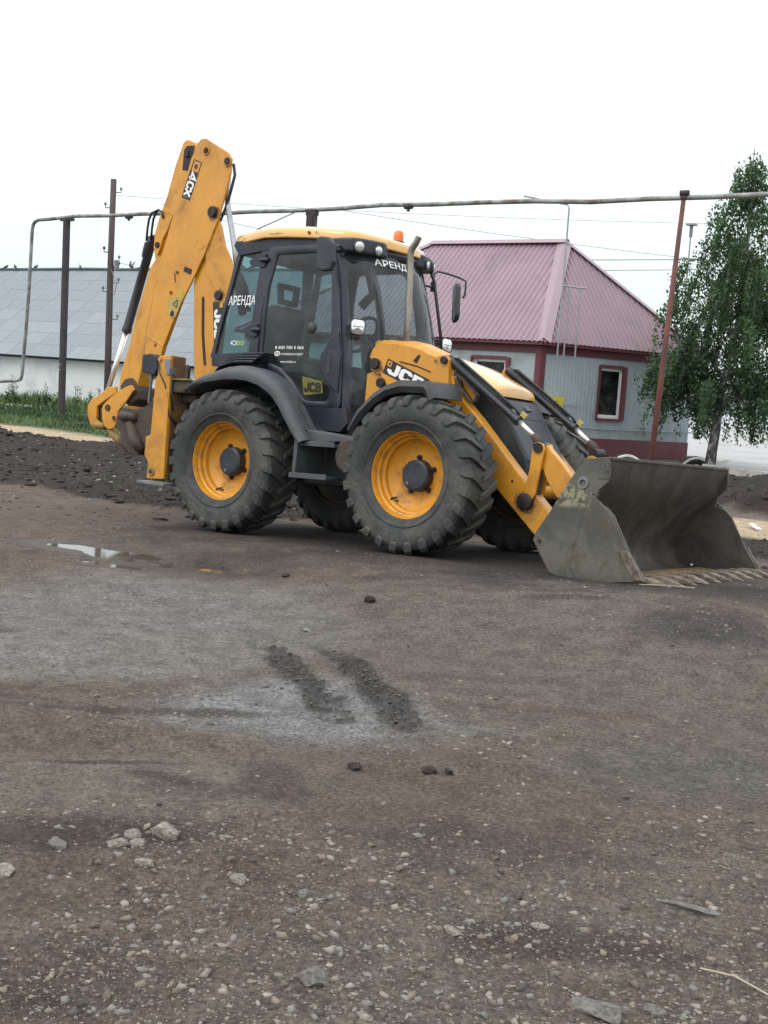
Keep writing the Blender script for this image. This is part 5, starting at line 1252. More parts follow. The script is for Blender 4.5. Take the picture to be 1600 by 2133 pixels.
stw = MB(); stroke(stw, [(.20*math.cos(t), .20*math.sin(t)) for t in np.linspace(0, 2*PI, 25)[:-1]], .028, mkplane((.78, 0, 2.03), (.55, 0, .83), (0, 1, 0), (-.83, 0, .55)), t=.025, closed=True)
stw.box((.765, -.19, 2.02), (.80, .19, 2.04)); stw.build('steering_wheel', SEAT, BH)
MB().prism([(-.50, 1.20), (-.45, 1.80), (-.30, 1.86), (.02, 1.74), (.30, 1.60), (.30, 1.20)], .34, .62).build('side_console', SEAT, BH, .03)
MB().prism([(-.50, 1.20), (-.5, 1.72), (-.32, 1.74), (.02, 1.60), (.30, 1.50), (.50, 1.30), (.55, 1.20)], -.62, -.34).build('side_console', SEAT, BH, .03)
MB().tube([(.55, .30, 2.78), (.62, .34, 2.50), (.50, .30, 2.36)], .05, 8).tube([(.15, .3, 1.75), (.2, .3, 2.0)], .015, 6).build('control_lever', SEAT, BH)
MB().tube([(1.02, -.30, 2.70), (1.17, -.34, 2.45), (1.26, -.34, 2.1), (1.27, -.30, 1.85)], .035, 10).build('wiper_arm', BLK, BH)
MB().box((.62, .655, 1.30), (1.15, .675, 1.72)).build('lower_side_panel', SEAT, BH, .01)

# roof shell
def zb(x): return float(np.interp(x, [-.6, -.42, -.05, .38, .86, 1.10, 1.35], [2.905, 2.872, 2.915, 2.90, 2.862, 2.845, 2.80]))
plan = [(-.50, -.30), (-.52, -.48), (-.46, -.60), (-.30, -.655), (0, -.69), (.30, -.70), (.62, -.69), (.86, -.665), (.98, -.635), (1.08, -.555), (1.16, -.42), (1.25, -.20)]
plan = plan+[(1.28, 0)]+[(x, -y) for x, y in plan[::-1]]+[(-.52, 0)]
def ring(sx, sy_, dz):
    return [(.40+(x-.40)*sx, y*sy_, zb(x)+dz) for x, y in plan]
rs = MB().grid([ring(.90, .88, .02), ring(.985, .985, -.004), ring(1.0, 1.0, .006), ring(1.0, 1.0, .055), ring(.985, .98, .085), ring(.94, .93, .108), ring(.80, .76, .135), ring(.45, .42, .155), ring(.02, .02, .16)], True)
ROOF = smooth_by_angle(fix_normals(rs.build('cab_roof', ROOFY, BH)), 45)
text_mesh('web_lettering', 'www.bkkl.ru', .016, mkplane((.079, -.703, 2.935), (1, 0, 0), (0, 0, 1), (0, -1, 0)), DBLK, ROOF, .01, width=.16)
q = MB(); flatpoly(q, [(.57, 2.945), (.60, 2.945), (.605, 2.925), (.585, 2.912), (.572, 2.93)], NEAR(-.700)); flatpoly(q, [(.67, 2.93), (.68, 2.942), (.69, 2.93), (.68, 2.918)], NEAR(-.700)); q.build('roof_scuff', simple('rust_mark', (.16, .03, .015), .8), ROOF)
q = MB(); stroke(q, [(-.315+.018*math.cos(t), 2.925+.018*math.sin(t)) for t in np.linspace(0, 2*PI, 12)[:-1]], .008, NEAR(-.668), closed=True); q.build('roof_emblem', DYEL, ROOF)
# lamp pods under the roof front
for sy in (-1, 1):
    pts = [(.80, .56), (.84, .672), (.98, .680), (1.09, .650), (1.155, .57), (1.20, .46), (1.225, .34), (1.21, .24), (1.10, .22), (.90, .40)]
    pd = MB().prism([(x, sy*y) for x, y in pts], 2.735, 2.872, 'z')
    PO = fix_normals(pd.build('lamp_pod', CABBLK, BH, .022, seg=3))
    for (x, y, z, r, yw) in ((1.205, .405, 2.782, .044, .30), (1.135, .605, 2.790, .050, .62)):
        dirv = Vector((math.cos(yw), sy*math.sin(yw), -.10)).normalized(); c0 = Vector((x, sy*y, z))+dirv*.022
        MB().tube([c0-dirv*.06, c0-dirv*.006, c0, c0-dirv*.004], [r*1.1, r*1.2, r*1.12, r*1.0], 24).build('lamp_housing', BLK, PO, smooth=False)
        MB().tube([c0-dirv*.003, c0+dirv*.006, c0+dirv*.011], [r*1.0, r*.8, r*.3], 24).build('lamp_lens', LENS, PO, smooth=True)
    MB().tube([(.92, sy*.585, 2.70), (1.0, sy*.565, 2.68)], .055, 12).build('air_vent', SEAT, BH)
    MB().tube([(1.0, sy*.42, 2.68), (1.08, sy*.40, 2.66)], .058, 12).build('air_vent', SEAT, BH)
# beacon
bx, by, bz = .90, .32, 2.985
MB().lathe([(0, .062), (.012, .066), (.03, .058), (.035, .001)], (bx, by, bz), 'z', 20).build('beacon_base', DIRTY, ROOF, smooth=True)
MB().lathe([(.030, .052), (.07, .052), (.115, .047), (.135, .035), (.138, .001)], (bx, by, bz), 'z', 20).build('beacon_lens', AMBER, ROOF, smooth=True)
# lower work lamps on arms
for sy in (-1, 1):
    arm_ = MB().tube([(1.13, sy*.68, 2.04), (1.22, sy*.72, 2.035), (1.27, sy*.74, 2.03)], .014, 8)
    AR = arm_.build('lamp_arm', BLK, BH)
    yw = -math.radians(38 if sy < 0 else 14); n_ = Vector((math.cos(yw), math.sin(yw), 0)); u_ = Vector((-n_.y, n_.x, 0))
    shp = [(-.068, -.055), (-.045, -.075), (.040, -.080), (.066, -.06), (.074, .035), (.055, .068), (-.045, .072), (-.072, .045)]
    c0 = Vector((1.30, sy*.745, 2.02)); lp = []
    for k_, t_ in ((1.0, 0.0), (1.0, -.03), (.72, -.075), (.3, -.085)): lp.append([tuple(c0+u_*u*k_+Vector((0, 0, v*k_))+n_*t_) for u, v in shp])
    lp = [[tuple(c0+u_*u*.90+Vector((0, 0, v*.90))-n_*.006) for u, v in shp], [tuple(c0+u_*u*.93+Vector((0, 0, v*.93))+n_*.004) for u, v in shp]]+lp
    mb = MB(); mb.grid(lp, True); o_ = len(mb.v)-8; mb.f.append(tuple(range(o_, o_+8))); b_ = fix_normals(mb.build('work_lamp', BLK, BH, .004))
    mb = MB(); mb.grid([[tuple(c0+u_*u*k_+Vector((0, 0, v*k_))+n_*t_) for u, v in shp] for k_, t_ in ((.90, -.004), (.7, .003), (.02, .006))], True); fix_normals(mb.build('lamp_lens', REFL, b_, smooth=True))
    MB().box((-.004, -.05, -.004), (.004, .05, .004)).build('lens_bar', GREYSTEEL, b_).matrix_local = Matrix.Translation(c0+n_*.006) @ Matrix.Rotation(yw, 4, 'Z')
# mirrors
mb = MB(); mb.prism([(.875, 2.83), (.90, 2.535), (.96, 2.515), (1.065, 2.52), (1.095, 2.60), (1.07, 2.78), (1.02, 2.825), (.93, 2.84)], -.93, -.86)
MB().tube([(1.0, -.64, 2.74), (1.02, -.76, 2.78), (1.01, -.87, 2.72)], .014, 8).build('mirror_arm', BLK, BH)
MO = mb.build('wing_mirror', CABBLK, BH, .018); 
HRL = MB().tube([(.98, .64, 2.78), (1.06, .70, 2.76), (1.10, .71, 2.68), (1.16, .72, 2.4), (1.235, .72, 2.07)], .017, 10).build('handrail', BLK, BH, smooth=True)
MB().tube([(.95, .93, 2.61), (.938, .93, 2.73), (.945, .93, 2.79), (.975, .95, 2.815), (1.05, 1.02, 2.80), (1.14, 1.12, 2.77), (1.19, 1.17, 2.74), (1.19, 1.17, 2.60), (1.17, 1.16, 2.56)], .011, 8).tube([(.90, .66, 2.66), (.95, .93, 2.64)], .012, 8).box((.93, .90, 2.60), (.97, .95, 2.70)).build('mirror_arm', BLK, BH)
mb = MB(); mb.prism([(-.10, -.155), (-.06, -.20), (.06, -.20), (.10, -.15), (.10, .16), (.06, .20), (-.06, .20), (-.10, .16)], 0, .05, 'x')
MO2 = mb.build('wing_mirror', BLK, BH, .015); MO2.location = (1.13, 1.06, 2.50); MO2.rotation_euler = (math.radians(-9), 0, math.radians(46))
# wiper hanging on the screen
MB().tube([(1.10, .50, 2.70), (1.22, .46, 2.4), (1.33, .42, 2.10), (1.37, .41, 1.97)], .012, 6).tube([(1.13, .45, 2.62), (1.24, .40, 2.35), (1.34, .36, 2.05)], .008, 6).tube([(1.4, .1, 2.0), (1.42, .3, 1.96), (1.40, .45, 1.95)], .012, 6).build('windscreen_wiper', BLK, BH)

# ---- engine hood and nose
hw = lambda x: float(np.interp(x, [1.3, 2.0, 2.58], [.46, .43, .36])); hz = lambda x: float(np.interp(x, [1.3, 1.75, 2.2, 2.45, 2.585], [1.93, 1.83, 1.705, 1.60, 1.525]))
rows = []
for x in (1.3, 1.5, 1.75, 2.0, 2.2, 2.35, 2.5, 2.56, 2.585):
    h = hw(x); z = hz(x); k = 1 if x < 2.57 else .97
    rows.append([(x, -h*k, z-.075), (x+.002, -h*k, z-.030), (x, -h*.93*k, z-.004), (x, -h*.5, z+.022), (x, 0, z+.030), (x, h*.5, z+.022), (x, h*.93*k, z-.004), (x, h*k, z-.030), (x, h*k, z-.075)])
rows.append([(2.60, y*.95, z-.028 if abs(y) < .33 else z-.01) for (x, y, z) in rows[-1]])
rows.append([(2.597, y, 1.452) for (x, y, z) in rows[-1]])
smooth_by_angle(fix_normals(MB().grid(rows).build('engine_hood', ROOFY, BH, solid=.01)), 40)
ns = MB(); ns.prism([(1.3, 1.0), (1.3, 1.84), (1.75, 1.75), (2.2, 1.62), (2.45, 1.515), (2.575, 1.445), (2.66, 1.40), (2.98, .90), (3.0, .70), (2.8, .62), (2.2, .9)], -.35, .35)
NO = ns.build('nose_cowl', HOODDK, BH, .03)
# grille slats and a front lamp slot
MB().prism([(2.62, 1.405), (2.70, 1.33), (2.715, 1.345), (2.635, 1.42)], .02, .12).build('nose_badge', FENDER, NO, .004)
for k in range(5):
    t = k/4; x = 2.74+.21*t; z = 1.26-.35*t
    MB().box((x-.01, -.24, z-.006), (x+.012, .24, z+.006)).build('grille_slat', HOODDK, NO, .003)

# ---- loader tower, arms, rams
def tower(sy):
    mb = MB()
    pts = [(1.345, 1.755), (1.375, 1.83), (1.42, 1.875), (1.486, 1.893), (1.724, 1.870), (1.887, 1.838), (2.10, 1.760), (2.15, 1.778), (2.20, 1.775), (2.235, 1.74), (2.262, 1.37), (2.15, 1.36), (1.95, 1.45), (1.60, 1.45), (1.50, 1.58)]
    if sy > 0: pts = [(1.5, 1.60), (2.08, 1.60), (2.13, 1.755), (2.20, 1.765), (2.235, 1.74), (2.262, 1.37), (1.6, 1.45)]
    mb.prism(pts, sy*.60, sy*.50)
    # inward sloping top cover
    if sy < 0: mb.grid([[(1.375, sy*.598, 1.825), (1.46, sy*.598, 1.885), (1.724, sy*.598, 1.868), (1.887, sy*.598, 1.835), (2.10, sy*.598, 1.758)],
             [(1.37, sy*.55, 1.86), (1.46, sy*.54, 1.918), (1.73, sy*.54, 1.905), (1.90, sy*.54, 1.87), (2.14, sy*.54, 1.785)],
             [(1.36, sy*.42, 1.88), (1.46, sy*.42, 1.935), (1.74, sy*.42, 1.925), (1.92, sy*.42, 1.89), (2.18, sy*.42, 1.79)],
             [(1.36, sy*.42, 1.70), (1.46, sy*.42, 1.70), (1.74, sy*.42, 1.70), (1.92, sy*.42, 1.65), (2.18, sy*.42, 1.55)]])
    o = mb.build('loader_tower', YEL, BH, .006); fix_normals(o)
    MB().prism([(1.31, 1.60), (1.44, 1.64), (1.60, 1.56), (1.60, 1.35), (1.40, 1.12), (1.30, 1.2)], sy*.575, sy*.50).build('tower_foot', YEL, o, .008)
    for (x, z, r) in ((1.424, 1.693, .052), (2.195, 1.731, .034), (2.196, 1.423, .060), (1.506, 1.517, .046)):
        pin(x, z, -.632 if sy < 0 else .60, r, .032, o)
    return o
TW = tower(-1); tower(1)
MB().prism([(1.85, 1.722), (1.905, 1.78), (1.93, 1.77), (1.89, 1.70)], -.604, -.600).tube([(1.70, -.602, 1.715), (1.9, -.603, 1.675), (2.05, -.602, 1.625)], .006, 6).build('paint_scuff', PIN, TW)
# maker's panel with lettering
a_ = math.atan2(-.182, .463); e1 = (math.cos(a_), 0, math.sin(a_)); e2 = (-math.sin(a_), 0, math.cos(a_))
pj = mkplane((1.513, -.6015, 1.611), e1, e2, (0, -1, 0))
q = MB(); flatpoly(q, [(0, 0), (.52, 0), (.52, .142), (0, .142)], pj); DP = q.build('maker_panel', DBLK, TW)
q = MB(); flatpoly(q, [(.018, .082), (.066, .082), (.066, .128), (.018, .128)], pj, .0022, .0015); q.build('maker_square', DYEL, DP)
q = MB(); flatpoly(q, [(.030, .094), (.052, .094), (.058, .115), (.036, .118)], pj, .0040, .0006); q.build('maker_square_mark', DBLK, DP)
def scaled(pl, o_, su, sv): return lambda u, v, k: pl(o_[0]+u*su, o_[1]+v*sv, k)
q = MB(); jcb_letters(q, (lambda pl_: (lambda u, v, k: pl_(u, v, k+.0026)))(scaled(pj, (.050, .018), 1.9, 1.0)), .106); q.build('maker_lettering', WHITE, DP)

def arm(sy):
    A = [(2.20, 1.60), (2.262, 1.60), (2.30, 1.47), (2.56, 1.235), (2.962, .828), (3.13, .66), (3.30, .50), (3.42, .36), (3.30, .22), (3.205, .262), (2.783, .640), (2.40, 1.10), (2.232, 1.30), (2.12, 1.38)]
    o = MB().prism(A, sy*.555, sy*.43).build('loader_arm', YEL, BH, .010)
    # looped bracket over the arm
    mb = MB(); stroke(mb, [(2.285, 1.62), (2.47, 1.485), (2.515, 1.435), (2.505, 1.385), (2.455, 1.375), (2.33, 1.50)], .016, mkplane((0, sy*.50, 0), (1, 0, 0), (0, 0, 1), (0, -1, 0)), t=.05, closed=True)
    mb.build('hose_guard', DIRTY, o)
    MB().prism([(2.30, 1.60), (2.46, 1.475), (2.49, 1.42), (2.44, 1.395), (2.33, 1.51)], sy*.47, sy*.45).build('arm_gusset', YEL, o)
    pin(3.108, .536, -.600 if sy < 0 else .555, .074, .045, o, n=22)
    pin(2.955, .70, -.558 if sy < 0 else .555, .012, .006, o)
    # bell crank and link to the bucket
    dz = 0 if sy < 0 else -.07
    for yo in (.585, .44):
        l = MB().prism([(3.150, 1.035+dz), (3.200, 1.050+dz), (3.250, 1.03+dz), (3.262, .986+dz), (3.235, .80), (3.207, .60), (3.150, .52), (3.085, .545), (3.095, .62), (3.13, .80)], sy*yo, sy*(yo-.028)).build('tipping_lever', YEL, o, .006)
    MB().prism([(3.205, .93+dz), (3.222, 1.0+dz), (3.268, 1.03+dz), (3.30, .99+dz), (3.42, .88), (3.535, .755), (3.50, .64), (3.40, .585), (3.33, .66), (3.263, .773)], sy*.545, sy*.465).build('bucket_link', YEL, o, .008)
    MB().prism([(3.15, .80), (3.21, .82), (3.20, .60), (3.13, .60)], sy*.555, sy*.47).build('lever_spacer', DIRTY, o, .006)
    MB().tube([(3.205, sy*.60, 1.0), (3.205, sy*.42, 1.0)], .045, 16).build('lever_pin', PIN, o)
    pin(3.165, 1.025, -.60, .012, .01, o) if sy < 0 else None
    # tipping ram
    a, b, c, d = Vector((2.200, sy*.515, 1.745)), Vector((2.952, sy*.515, 1.222)), Vector((3.115, sy*.515, 1.095)), Vector((3.200, sy*.515, 1.005))
    u = (b-a).normalized()
    R_ = MB().tube([a-u*.02, a+u*.10, a+u*.11, b-u*.05, b-u*.05, b], [.045, .045, .041, .041, .049, .049], 18).build('tipping_ram', RAMBLK, BH); smooth_by_angle(R_, 40)
    MB().tube([b, c], .022, 14).build('ram_rod', CHROME, R_, smooth=True)
    MB().tube([c-u*.01, c+u*.03, d], [.032, .036, .042], 14).build('rod_eye', DIRTY, R_, smooth=True)
    n_ = Vector((-u.z, 0, u.x)); n_ = n_ if n_.z > 0 else -n_
    MB().tube([a+u*.06+n_*.03, a+u*.12+n_*.056, a+u*.5+n_*.058, b-u*.16+n_*.056, b-u*.12+n_*.03], .015, 8).build('hydraulic_pipe', RAMBLK, R_, smooth=True)
    MB().tube([a+u*.02+n_*.03, a+u*.09+n_*.070+Vector((0, -.035, 0)), a+u*.4+n_*.074+Vector((0, -.035, 0)), b-u*.08+n_*.070+Vector((0, -.03, 0)), b-u*.02+n_*.045], .012, 8).build('hydraulic_hose', RUBBER, R_, smooth=True)
    MB().box((-.03, -.012, -.02), (.03, .012, .02)).build('pipe_bracket', STICK, R_).matrix_local = Matrix.Translation(b+n_*.07+u*.01) @ Matrix.Rotation(math.atan2(-u.z, u.x), 4, 'Y')
    # lift ram lower beside the arm
    MB().tube([(2.22, sy*.40, 1.40), (2.9, sy*.40, .80)], .05, 14).build('lift_ram', RAMBLK, BH, smooth=True)
arm(-1); arm(1)
MB().tube([(2.95, -.43, .62), (2.95, .43, .62)], .07, 14).build('cross_tube', YEL, BH, smooth=True)

# ---- front bucket
SH = [(4.190, .945), (4.180, .90), (4.115, .71), (4.02, .60), (3.90, .47), (3.80, .34), (3.745, .22), (3.74, .13), (3.78, .06), (3.86, .022), (3.95, .012), (4.30, .012), (4.55, .012)]
def offset_prof(P, d):
    out = []
    for i, p in enumerate(P):
        a = Vector(P[max(i-1, 0)]); b = Vector(P[min(i+1, len(P)-1)]); t = (b-a).normalized(); out.append((p[0]+t.y*d, p[1]-t.x*d))
    return out
inner = SH; outer = offset_prof(SH, .014)
bk = MB(); ys = np.linspace(-1.19, 1.19, 13)
bk.grid([[(x, y, z) for y in ys] for x, z in inner]); bk.grid([[(x, y, z) for y in ys[::-1]] for x, z in outer])
BK = smooth_by_angle(bk.build('front_bucket', BUCKET, BH), 35)
MB().box((4.165, -1.19, .925), (4.20, 1.19, .95)).build('bucket_lip', BUCKET, BK, .005)
MB().box((4.00, -1.16, .014), (4.50, 1.16, .020)).build('bucket_floor', WORNYEL, BK)
SIDE = [(3.980, .925), (4.188, .947), (4.200, .80), (4.189, .755), (4.118, .690), (4.095, .607), (4.200, .560), (4.262, .502), (4.408, .242), (4.488, .130), (4.56, .030), (4.50, -.005), (4.10, -.020), (3.974, -.007), (3.823, -.010), (3.74, .016), (3.627, .175), (3.576, .258), (3.60, .33), (3.700, .478), (3.84, .72)]
for sy in (-1, 1):
    S = MB().prism(SIDE, sy*1.19, sy*1.215).build('side_plate', BSIDE if sy < 0 else BUCKET, BK, .005)
    MB().prism([(4.085, .665), (4.065, .655), (3.955, .28), (3.92, .08), (3.935, .06), (3.985, .28)], sy*1.215, sy*1.2175).build('seam', PIN, S)
    # outer wear plate, standing proud of the side plate
    MB().prism([(4.065, .655), (4.16, .59), (4.255, .50), (4.400, .245), (4.49, .12), (4.545, .03), (4.10, -.028), (3.985, .0), (3.93, .08), (3.965, .28)], sy*1.216, sy*1.236).build('wear_plate', BSIDE, S, .005)
    MB().prism([(4.325, .245), (4.415, .250), (4.56, .035), (4.475, .040)], sy*1.237, sy*1.256).build('side_cutter', TEETH, S, .004)
    MB().lathe([(-.012, .028), (-.012, .045), (.0, .050), (.01, .050)], (3.982, sy*1.216, .735), 'y', 20).build('bolt_ring', GREYSTEEL, S)
    MB().lathe([(-.012, .001), (-.012, .016), (.01, .018)], (3.635, sy*1.216, .255), 'y', 12).build('side_bolt', DIRTY, S)
    MB().box((4.10, sy*1.218-.004, .78), (4.19, sy*1.218+.004, .795)).tube([(4.175, sy*1.225, .90), (4.185, sy*1.225, .84)], .012, 8).build('weld_bead', BSIDE, S)
# rear ribs of the bucket and hinge ears
for y in (-.60, -.42, .42, .60):
    MB().prism([(3.40, .40), (3.48, .62), (3.62, .80), (3.92, .90), (4.1, .90), (4.05, .66), (3.85, .45), (3.72, .25), (3.72, .12), (3.60, .08), (3.38, .20)], y-.012, y+.012).build('hinge_ear', BUCKET, BK, .004)
MB().tube([(3.40, -.62, .32), (3.40, .62, .32)], .035, 12).build('hinge_pin', PIN, BK)
MB().lathe([(0, .001), (0, .012), (.018, .012), (.018, .001)], (3.93, 1.15, .03), 'z', 8).build('weld_spot', WHITE, BK)
# bucket teeth
for k in range(10):
    y = -1.12+k*2.24/9
    t = MB()
    t.add([(4.40, y-.055, .020), (4.40, y+.055, .020), (4.40, y+.055, .062), (4.40, y-.055, .062), (4.56, y-.060, .006), (4.56, y+.060, .006), (4.56, y+.055, .060), (4.56, y-.055, .060), (4.72, y-.018, -.002), (4.72, y+.018, -.002), (4.72, y+.016, .010), (4.72, y-.016, .010)],
          [(0, 1, 2, 3)[::-1], (0, 1, 5, 4), (1, 2, 6, 5), (2, 3, 7, 6), (3, 0, 4, 7), (4, 5, 9, 8), (5, 6, 10, 9), (6, 7, 11, 10), (7, 4, 8, 11), (8, 9, 10, 11)])
    fix_normals(t.build('bucket_tooth', TEETH, BK, .008))

# ---- exhaust
ex = MB().tube([(1.665, -.47, 1.86), (1.662, -.47, 2.20), (1.650, -.47, 2.55), (1.640, -.47, 2.72), (1.652, -.47, 2.77), (1.690, -.47, 2.815), (1.715, -.47, 2.86), (1.722, -.47, 2.875)], [.030, .030, .030, .031, .031, .030, .029, .029], 18, cap=False)
EX = smooth_by_angle(ex.build('exhaust_stack', EXH, BH, solid=.003), 60)
MB().tube([(1.56, -.45, 1.90), (1.60, -.45, 1.94), (1.66, -.44, 1.93)], .04, 10).build('air_cap', BLK, BH)

# ---- rear frame, stabilisers
MB().box((-1.02, -1.0, 1.26), (-.86, 1.0, 1.40)).box((-1.02, -1.0, .70), (-.86, 1.0, .84)).box((-.98, -.7, .84), (-.90, .7, 1.26)).build('rear_frame', DIRTY, BH, .01)
MB().box((-.9, -1.12, 1.33), (-.46, -.70, 1.46)).box((-.88, -1.0, 1.24), (-.5, -.70, 1.33)).build('rear_crossmember', DIRTY, BH, .02)
MB().box((-.80, -1.145, 1.455), (-.45, -1.11, 1.47)).build('frame_edge', WORNYEL, BH)
for sy in (-1, 1):
    o = MB().prism([(-.865, 1.690), (-.70, 1.700), (-.70, .62), (-.70, .62), (-.70, .46), (-.945, .455), (-.942, .617), (-.998, .690), (-.994, .872), (-.926, .899), (-.905, 1.47), (-.875, 1.49)], sy*1.17, sy*1.13).build('stabiliser_leg', YEL, BH, .008)
    MB().box((-.925, sy*1.13, .50), (-.70, sy*.955, 1.695)).build('leg_casing', DIRTYYEL, o, .012)
    MB().box((-.94, sy*1.12, .42), (-.70, sy*.98, .52)).build('inner_leg', WORNYEL, o, .01)
    MB().prism([(-1.02, .405), (-.62, .395), (-.62, .42), (-.68, .435), (-1.0, .435)], sy*1.24, sy*.90).build('foot_pad', GREYSTEEL, o, .004)
    MB().lathe([(-.012, .018), (-.012, .036), (.0, .044), (.02, .044)], (-.875, sy*1.172, .520), 'y', 20).build('pin_ring', WORNYEL, o)
    pin(-.875, .520, -1.178 if sy < 0 else 1.165, .015, .01, o)
    MB().tube([(-.845, sy*1.175, 1.655), (-.845, sy*1.19, 1.655)], .022, 12).build('leg_bolt', YEL, o)
    MB().box((-.78, sy*1.176, 1.56), (-.70, sy*1.160, 1.66)).box((-.735, sy*1.19, 1.50), (-.69, sy*1.10, 1.57)).build('valve_block', GREYSTEEL, o, .004)
    MB().tube([(-.72, sy*1.15, 1.54), (-.72, sy*1.16, 1.30), (-.705, sy*1.15, 1.10), (-.66, sy*1.05, 1.0)], .012, 8).tube([(-.70, sy*1.13, 1.54), (-.695, sy*1.14, 1.30), (-.67, sy*1.12, 1.15)], .012, 8).tube([(-.86, sy*1.18, 1.62), (-.83, sy*1.19, 1.52), (-.76, sy*1.185, 1.42), (-.74, sy*1.17, 1.36)], .006, 6).build('leg_hose', RUBBER, o, smooth=True)
    b = MB().prism([(-1.245, 1.56), (-1.24, 1.715), (-1.12, 1.725), (-1.03, 1.70), (-1.01, 1.56), (-1.05, 1.50), (-1.13, 1.52), (-1.22, 1.53)], sy*1.06, sy*.94).build('rear_lamp_box', CABBLK, BH, .012)
    MB().tube([(-1.145, sy*1.0, 1.53), (-1.165, sy*1.0, 1.22)], .012, 8).box((-1.20, sy*.985, 1.47), (-1.09, sy*.955, 1.53)).build('lamp_stay', GREYSTEEL, b)

# ---- backhoe boom
KP = MB().box((-1.42, -.30, .60), (-1.05, .30, 1.52)).tube([(-1.30, 0, .55), (-1.30, 0, 1.60)], .11, 16).build('kingpost', DIRTY, BH, .02)
BM = MB().prism([(-1.36, 2.90), (-1.32, 3.30), (-1.285, 3.36), (-1.20, 3.30), (-1.144, 3.20), (-1.068, 2.982), (-.969, 2.834), (-.931, 2.721), (-.946, 2.568), (-.975, 2.348), (-1.00, 2.066), (-1.034, 1.808), (-1.075, 1.60), (-1.12, 1.35), (-1.25, 1.35), (-1.265, 1.651), (-1.298, 2.015), (-1.328, 2.433), (-1.334, 2.745)], -.135, -.115).build('boom', YEL, BH, .006)
MB().prism([(-1.46, 2.90), (-1.32, 3.22), (-1.24, 3.18), (-1.08, 2.80), (-1.06, 2.50), (-1.13, 1.70), (-1.18, 1.37), (-1.40, 1.37), (-1.46, 1.8), (-1.53, 2.60)], -.114, -.02).build('boom_core', YEL, BM, .006)
pin(-1.108, 2.451, -.165, .050, .035, BM)
MB().prism([(-1.365, 2.44), (-1.335, 2.44), (-1.305, 2.06), (-1.275, 1.90), (-1.24, 1.70), (-1.27, 1.70), (-1.31, 1.90), (-1.335, 2.06)], -.142, -.136).build('rust_slot', PIN, BM)
q = MB(); flatpoly(q, [(-1.195, 2.385), (-.978, 2.365), (-1.02, 1.80), (-1.125, 1.80)], NEAR(-.137)); BD = q.build('maker_panel', DBLK, BM)
ev = Vector((.995, 0, -.10)).normalized(); eu = Vector((-.10, 0, -.995)).normalized()
pv = mkplane((-1.185, -.1400, 2.29), tuple(Vector((.075, 0, -.997))), (.997, 0, .075), (0, -1, 0))
q = MB(); jcb_letters(q, scaled(pv, (0.0, .022), 1.25, 1.0), .118); q.build('maker_lettering', WHITE, BD)
q = MB(); flatpoly(q, [(-.07, .10), (-.02, .10), (-.02, .15), (-.07, .15)], pv, .0005, .0006); q.build('maker_square', DYEL, BD)
# dipper ram in front of the boom head
R2 = MB().tube([(-.90, -.08, 2.66), (-.89, -.08, 2.58), (-.80, -.08, 2.25)], [.035, .042, .042], 14).build('dipper_ram', RAMBLK, BH, smooth=True)
MB().tube([(-1.15, -.08, 3.85), (-1.125, -.08, 3.44), (-.975, -.08, 2.95), (-.90, -.08, 2.6)], .030, 14).build('ram_rod', DULLROD, R2, smooth=True)
MB().tube([(-1.055, -.10, 3.86), (-1.025, -.10, 3.74), (-1.075, -.10, 3.56), (-1.13, -.10, 3.40), (-1.185, -.12, 3.25), (-1.18, -.12, 3.12), (-1.13, -.12, 3.02)], .016, 8).tube([(-.97, -.10, 2.72), (-.90, -.05, 2.68), (-.86, 0, 2.55), (-.84, .05, 2.3)], .03, 8).build('hydraulic_hose', RUBBER, BM, smooth=True)

# ---- dipper
DPo = [(-1.558, 4.125), (-1.517, 4.158), (-1.444, 4.156), (-1.142, 3.999), (-1.085, 3.965), (-1.055, 3.92), (-1.037, 3.857), (-1.042, 3.756), (-1.122, 3.455), (-1.189, 3.254), (-1.347, 2.915), (-1.493, 2.66), (-1.629, 2.438), (-1.747, 2.239), (-1.908, 1.898), (-1.965, 1.70), (-2.215, 1.70), (-2.2, 1.936), (-2.182, 2.179), (-2.149, 2.249), (-2.117, 2.502), (-2.066, 2.796), (-1.986, 3.022), (-1.897, 3.31), (-1.788, 3.526), (-1.654, 3.951)]
DI = MB().prism(DPo, -.155, -.130).build('dipper', YEL, BH, .006)
MB().prism([(-2.0, 3.0), (-1.985, 3.0), (-2.068, 2.78), (-2.118, 2.50), (-2.150, 2.25), (-2.184, 2.18), (-2.203, 1.936), (-2.217, 1.72), (-2.235, 1.72), (-2.225, 1.936), (-2.205, 2.19), (-2.172, 2.26), (-2.138, 2.50), (-2.085, 2.79)], -.135, -.10).build('slide_groove', DIRTY, DI)
core = [(a+(-.03 if a > -1.5 else .02), b-.02) for a, b in DPo]
MB().prism([(-1.53, 4.06), (-1.22, 3.93), (-1.16, 3.78), (-1.30, 3.30), (-1.66, 2.55), (-1.95, 1.90), (-2.0, 1.74), (-2.18, 1.74), (-2.15, 2.3), (-2.0, 2.95), (-1.68, 3.90)], -.130, -.060).build('dipper_core', YEL, DI)
BACK = [(-1.850, 4.110), (-1.832, 4.155), (-1.79, 4.180), (-1.745, 4.179), (-1.66, 4.14), (-1.60, 4.10), (-1.64, 3.92), (-1.75, 3.459), (-1.90, 3.028), (-2.10, 2.75), (-2.165, 2.87), (-2.207, 3.023), (-2.199, 3.185), (-2.137, 3.37), (-2.04, 3.578), (-1.939, 3.906)]
MB().prism(BACK, -.115, -.095).build('slide_plate', YEL, DI, .006); MB().prism(BACK, -.01, .01).build('slide_plate', YEL, DI, .006)
MB().prism([(-1.80, 4.04), (-1.65, 4.06), (-1.60, 3.8), (-2.0, 3.0), (-2.13, 3.1), (-1.93, 3.75)], -.09, -.012).build('slide_core', DIRTY, DI)
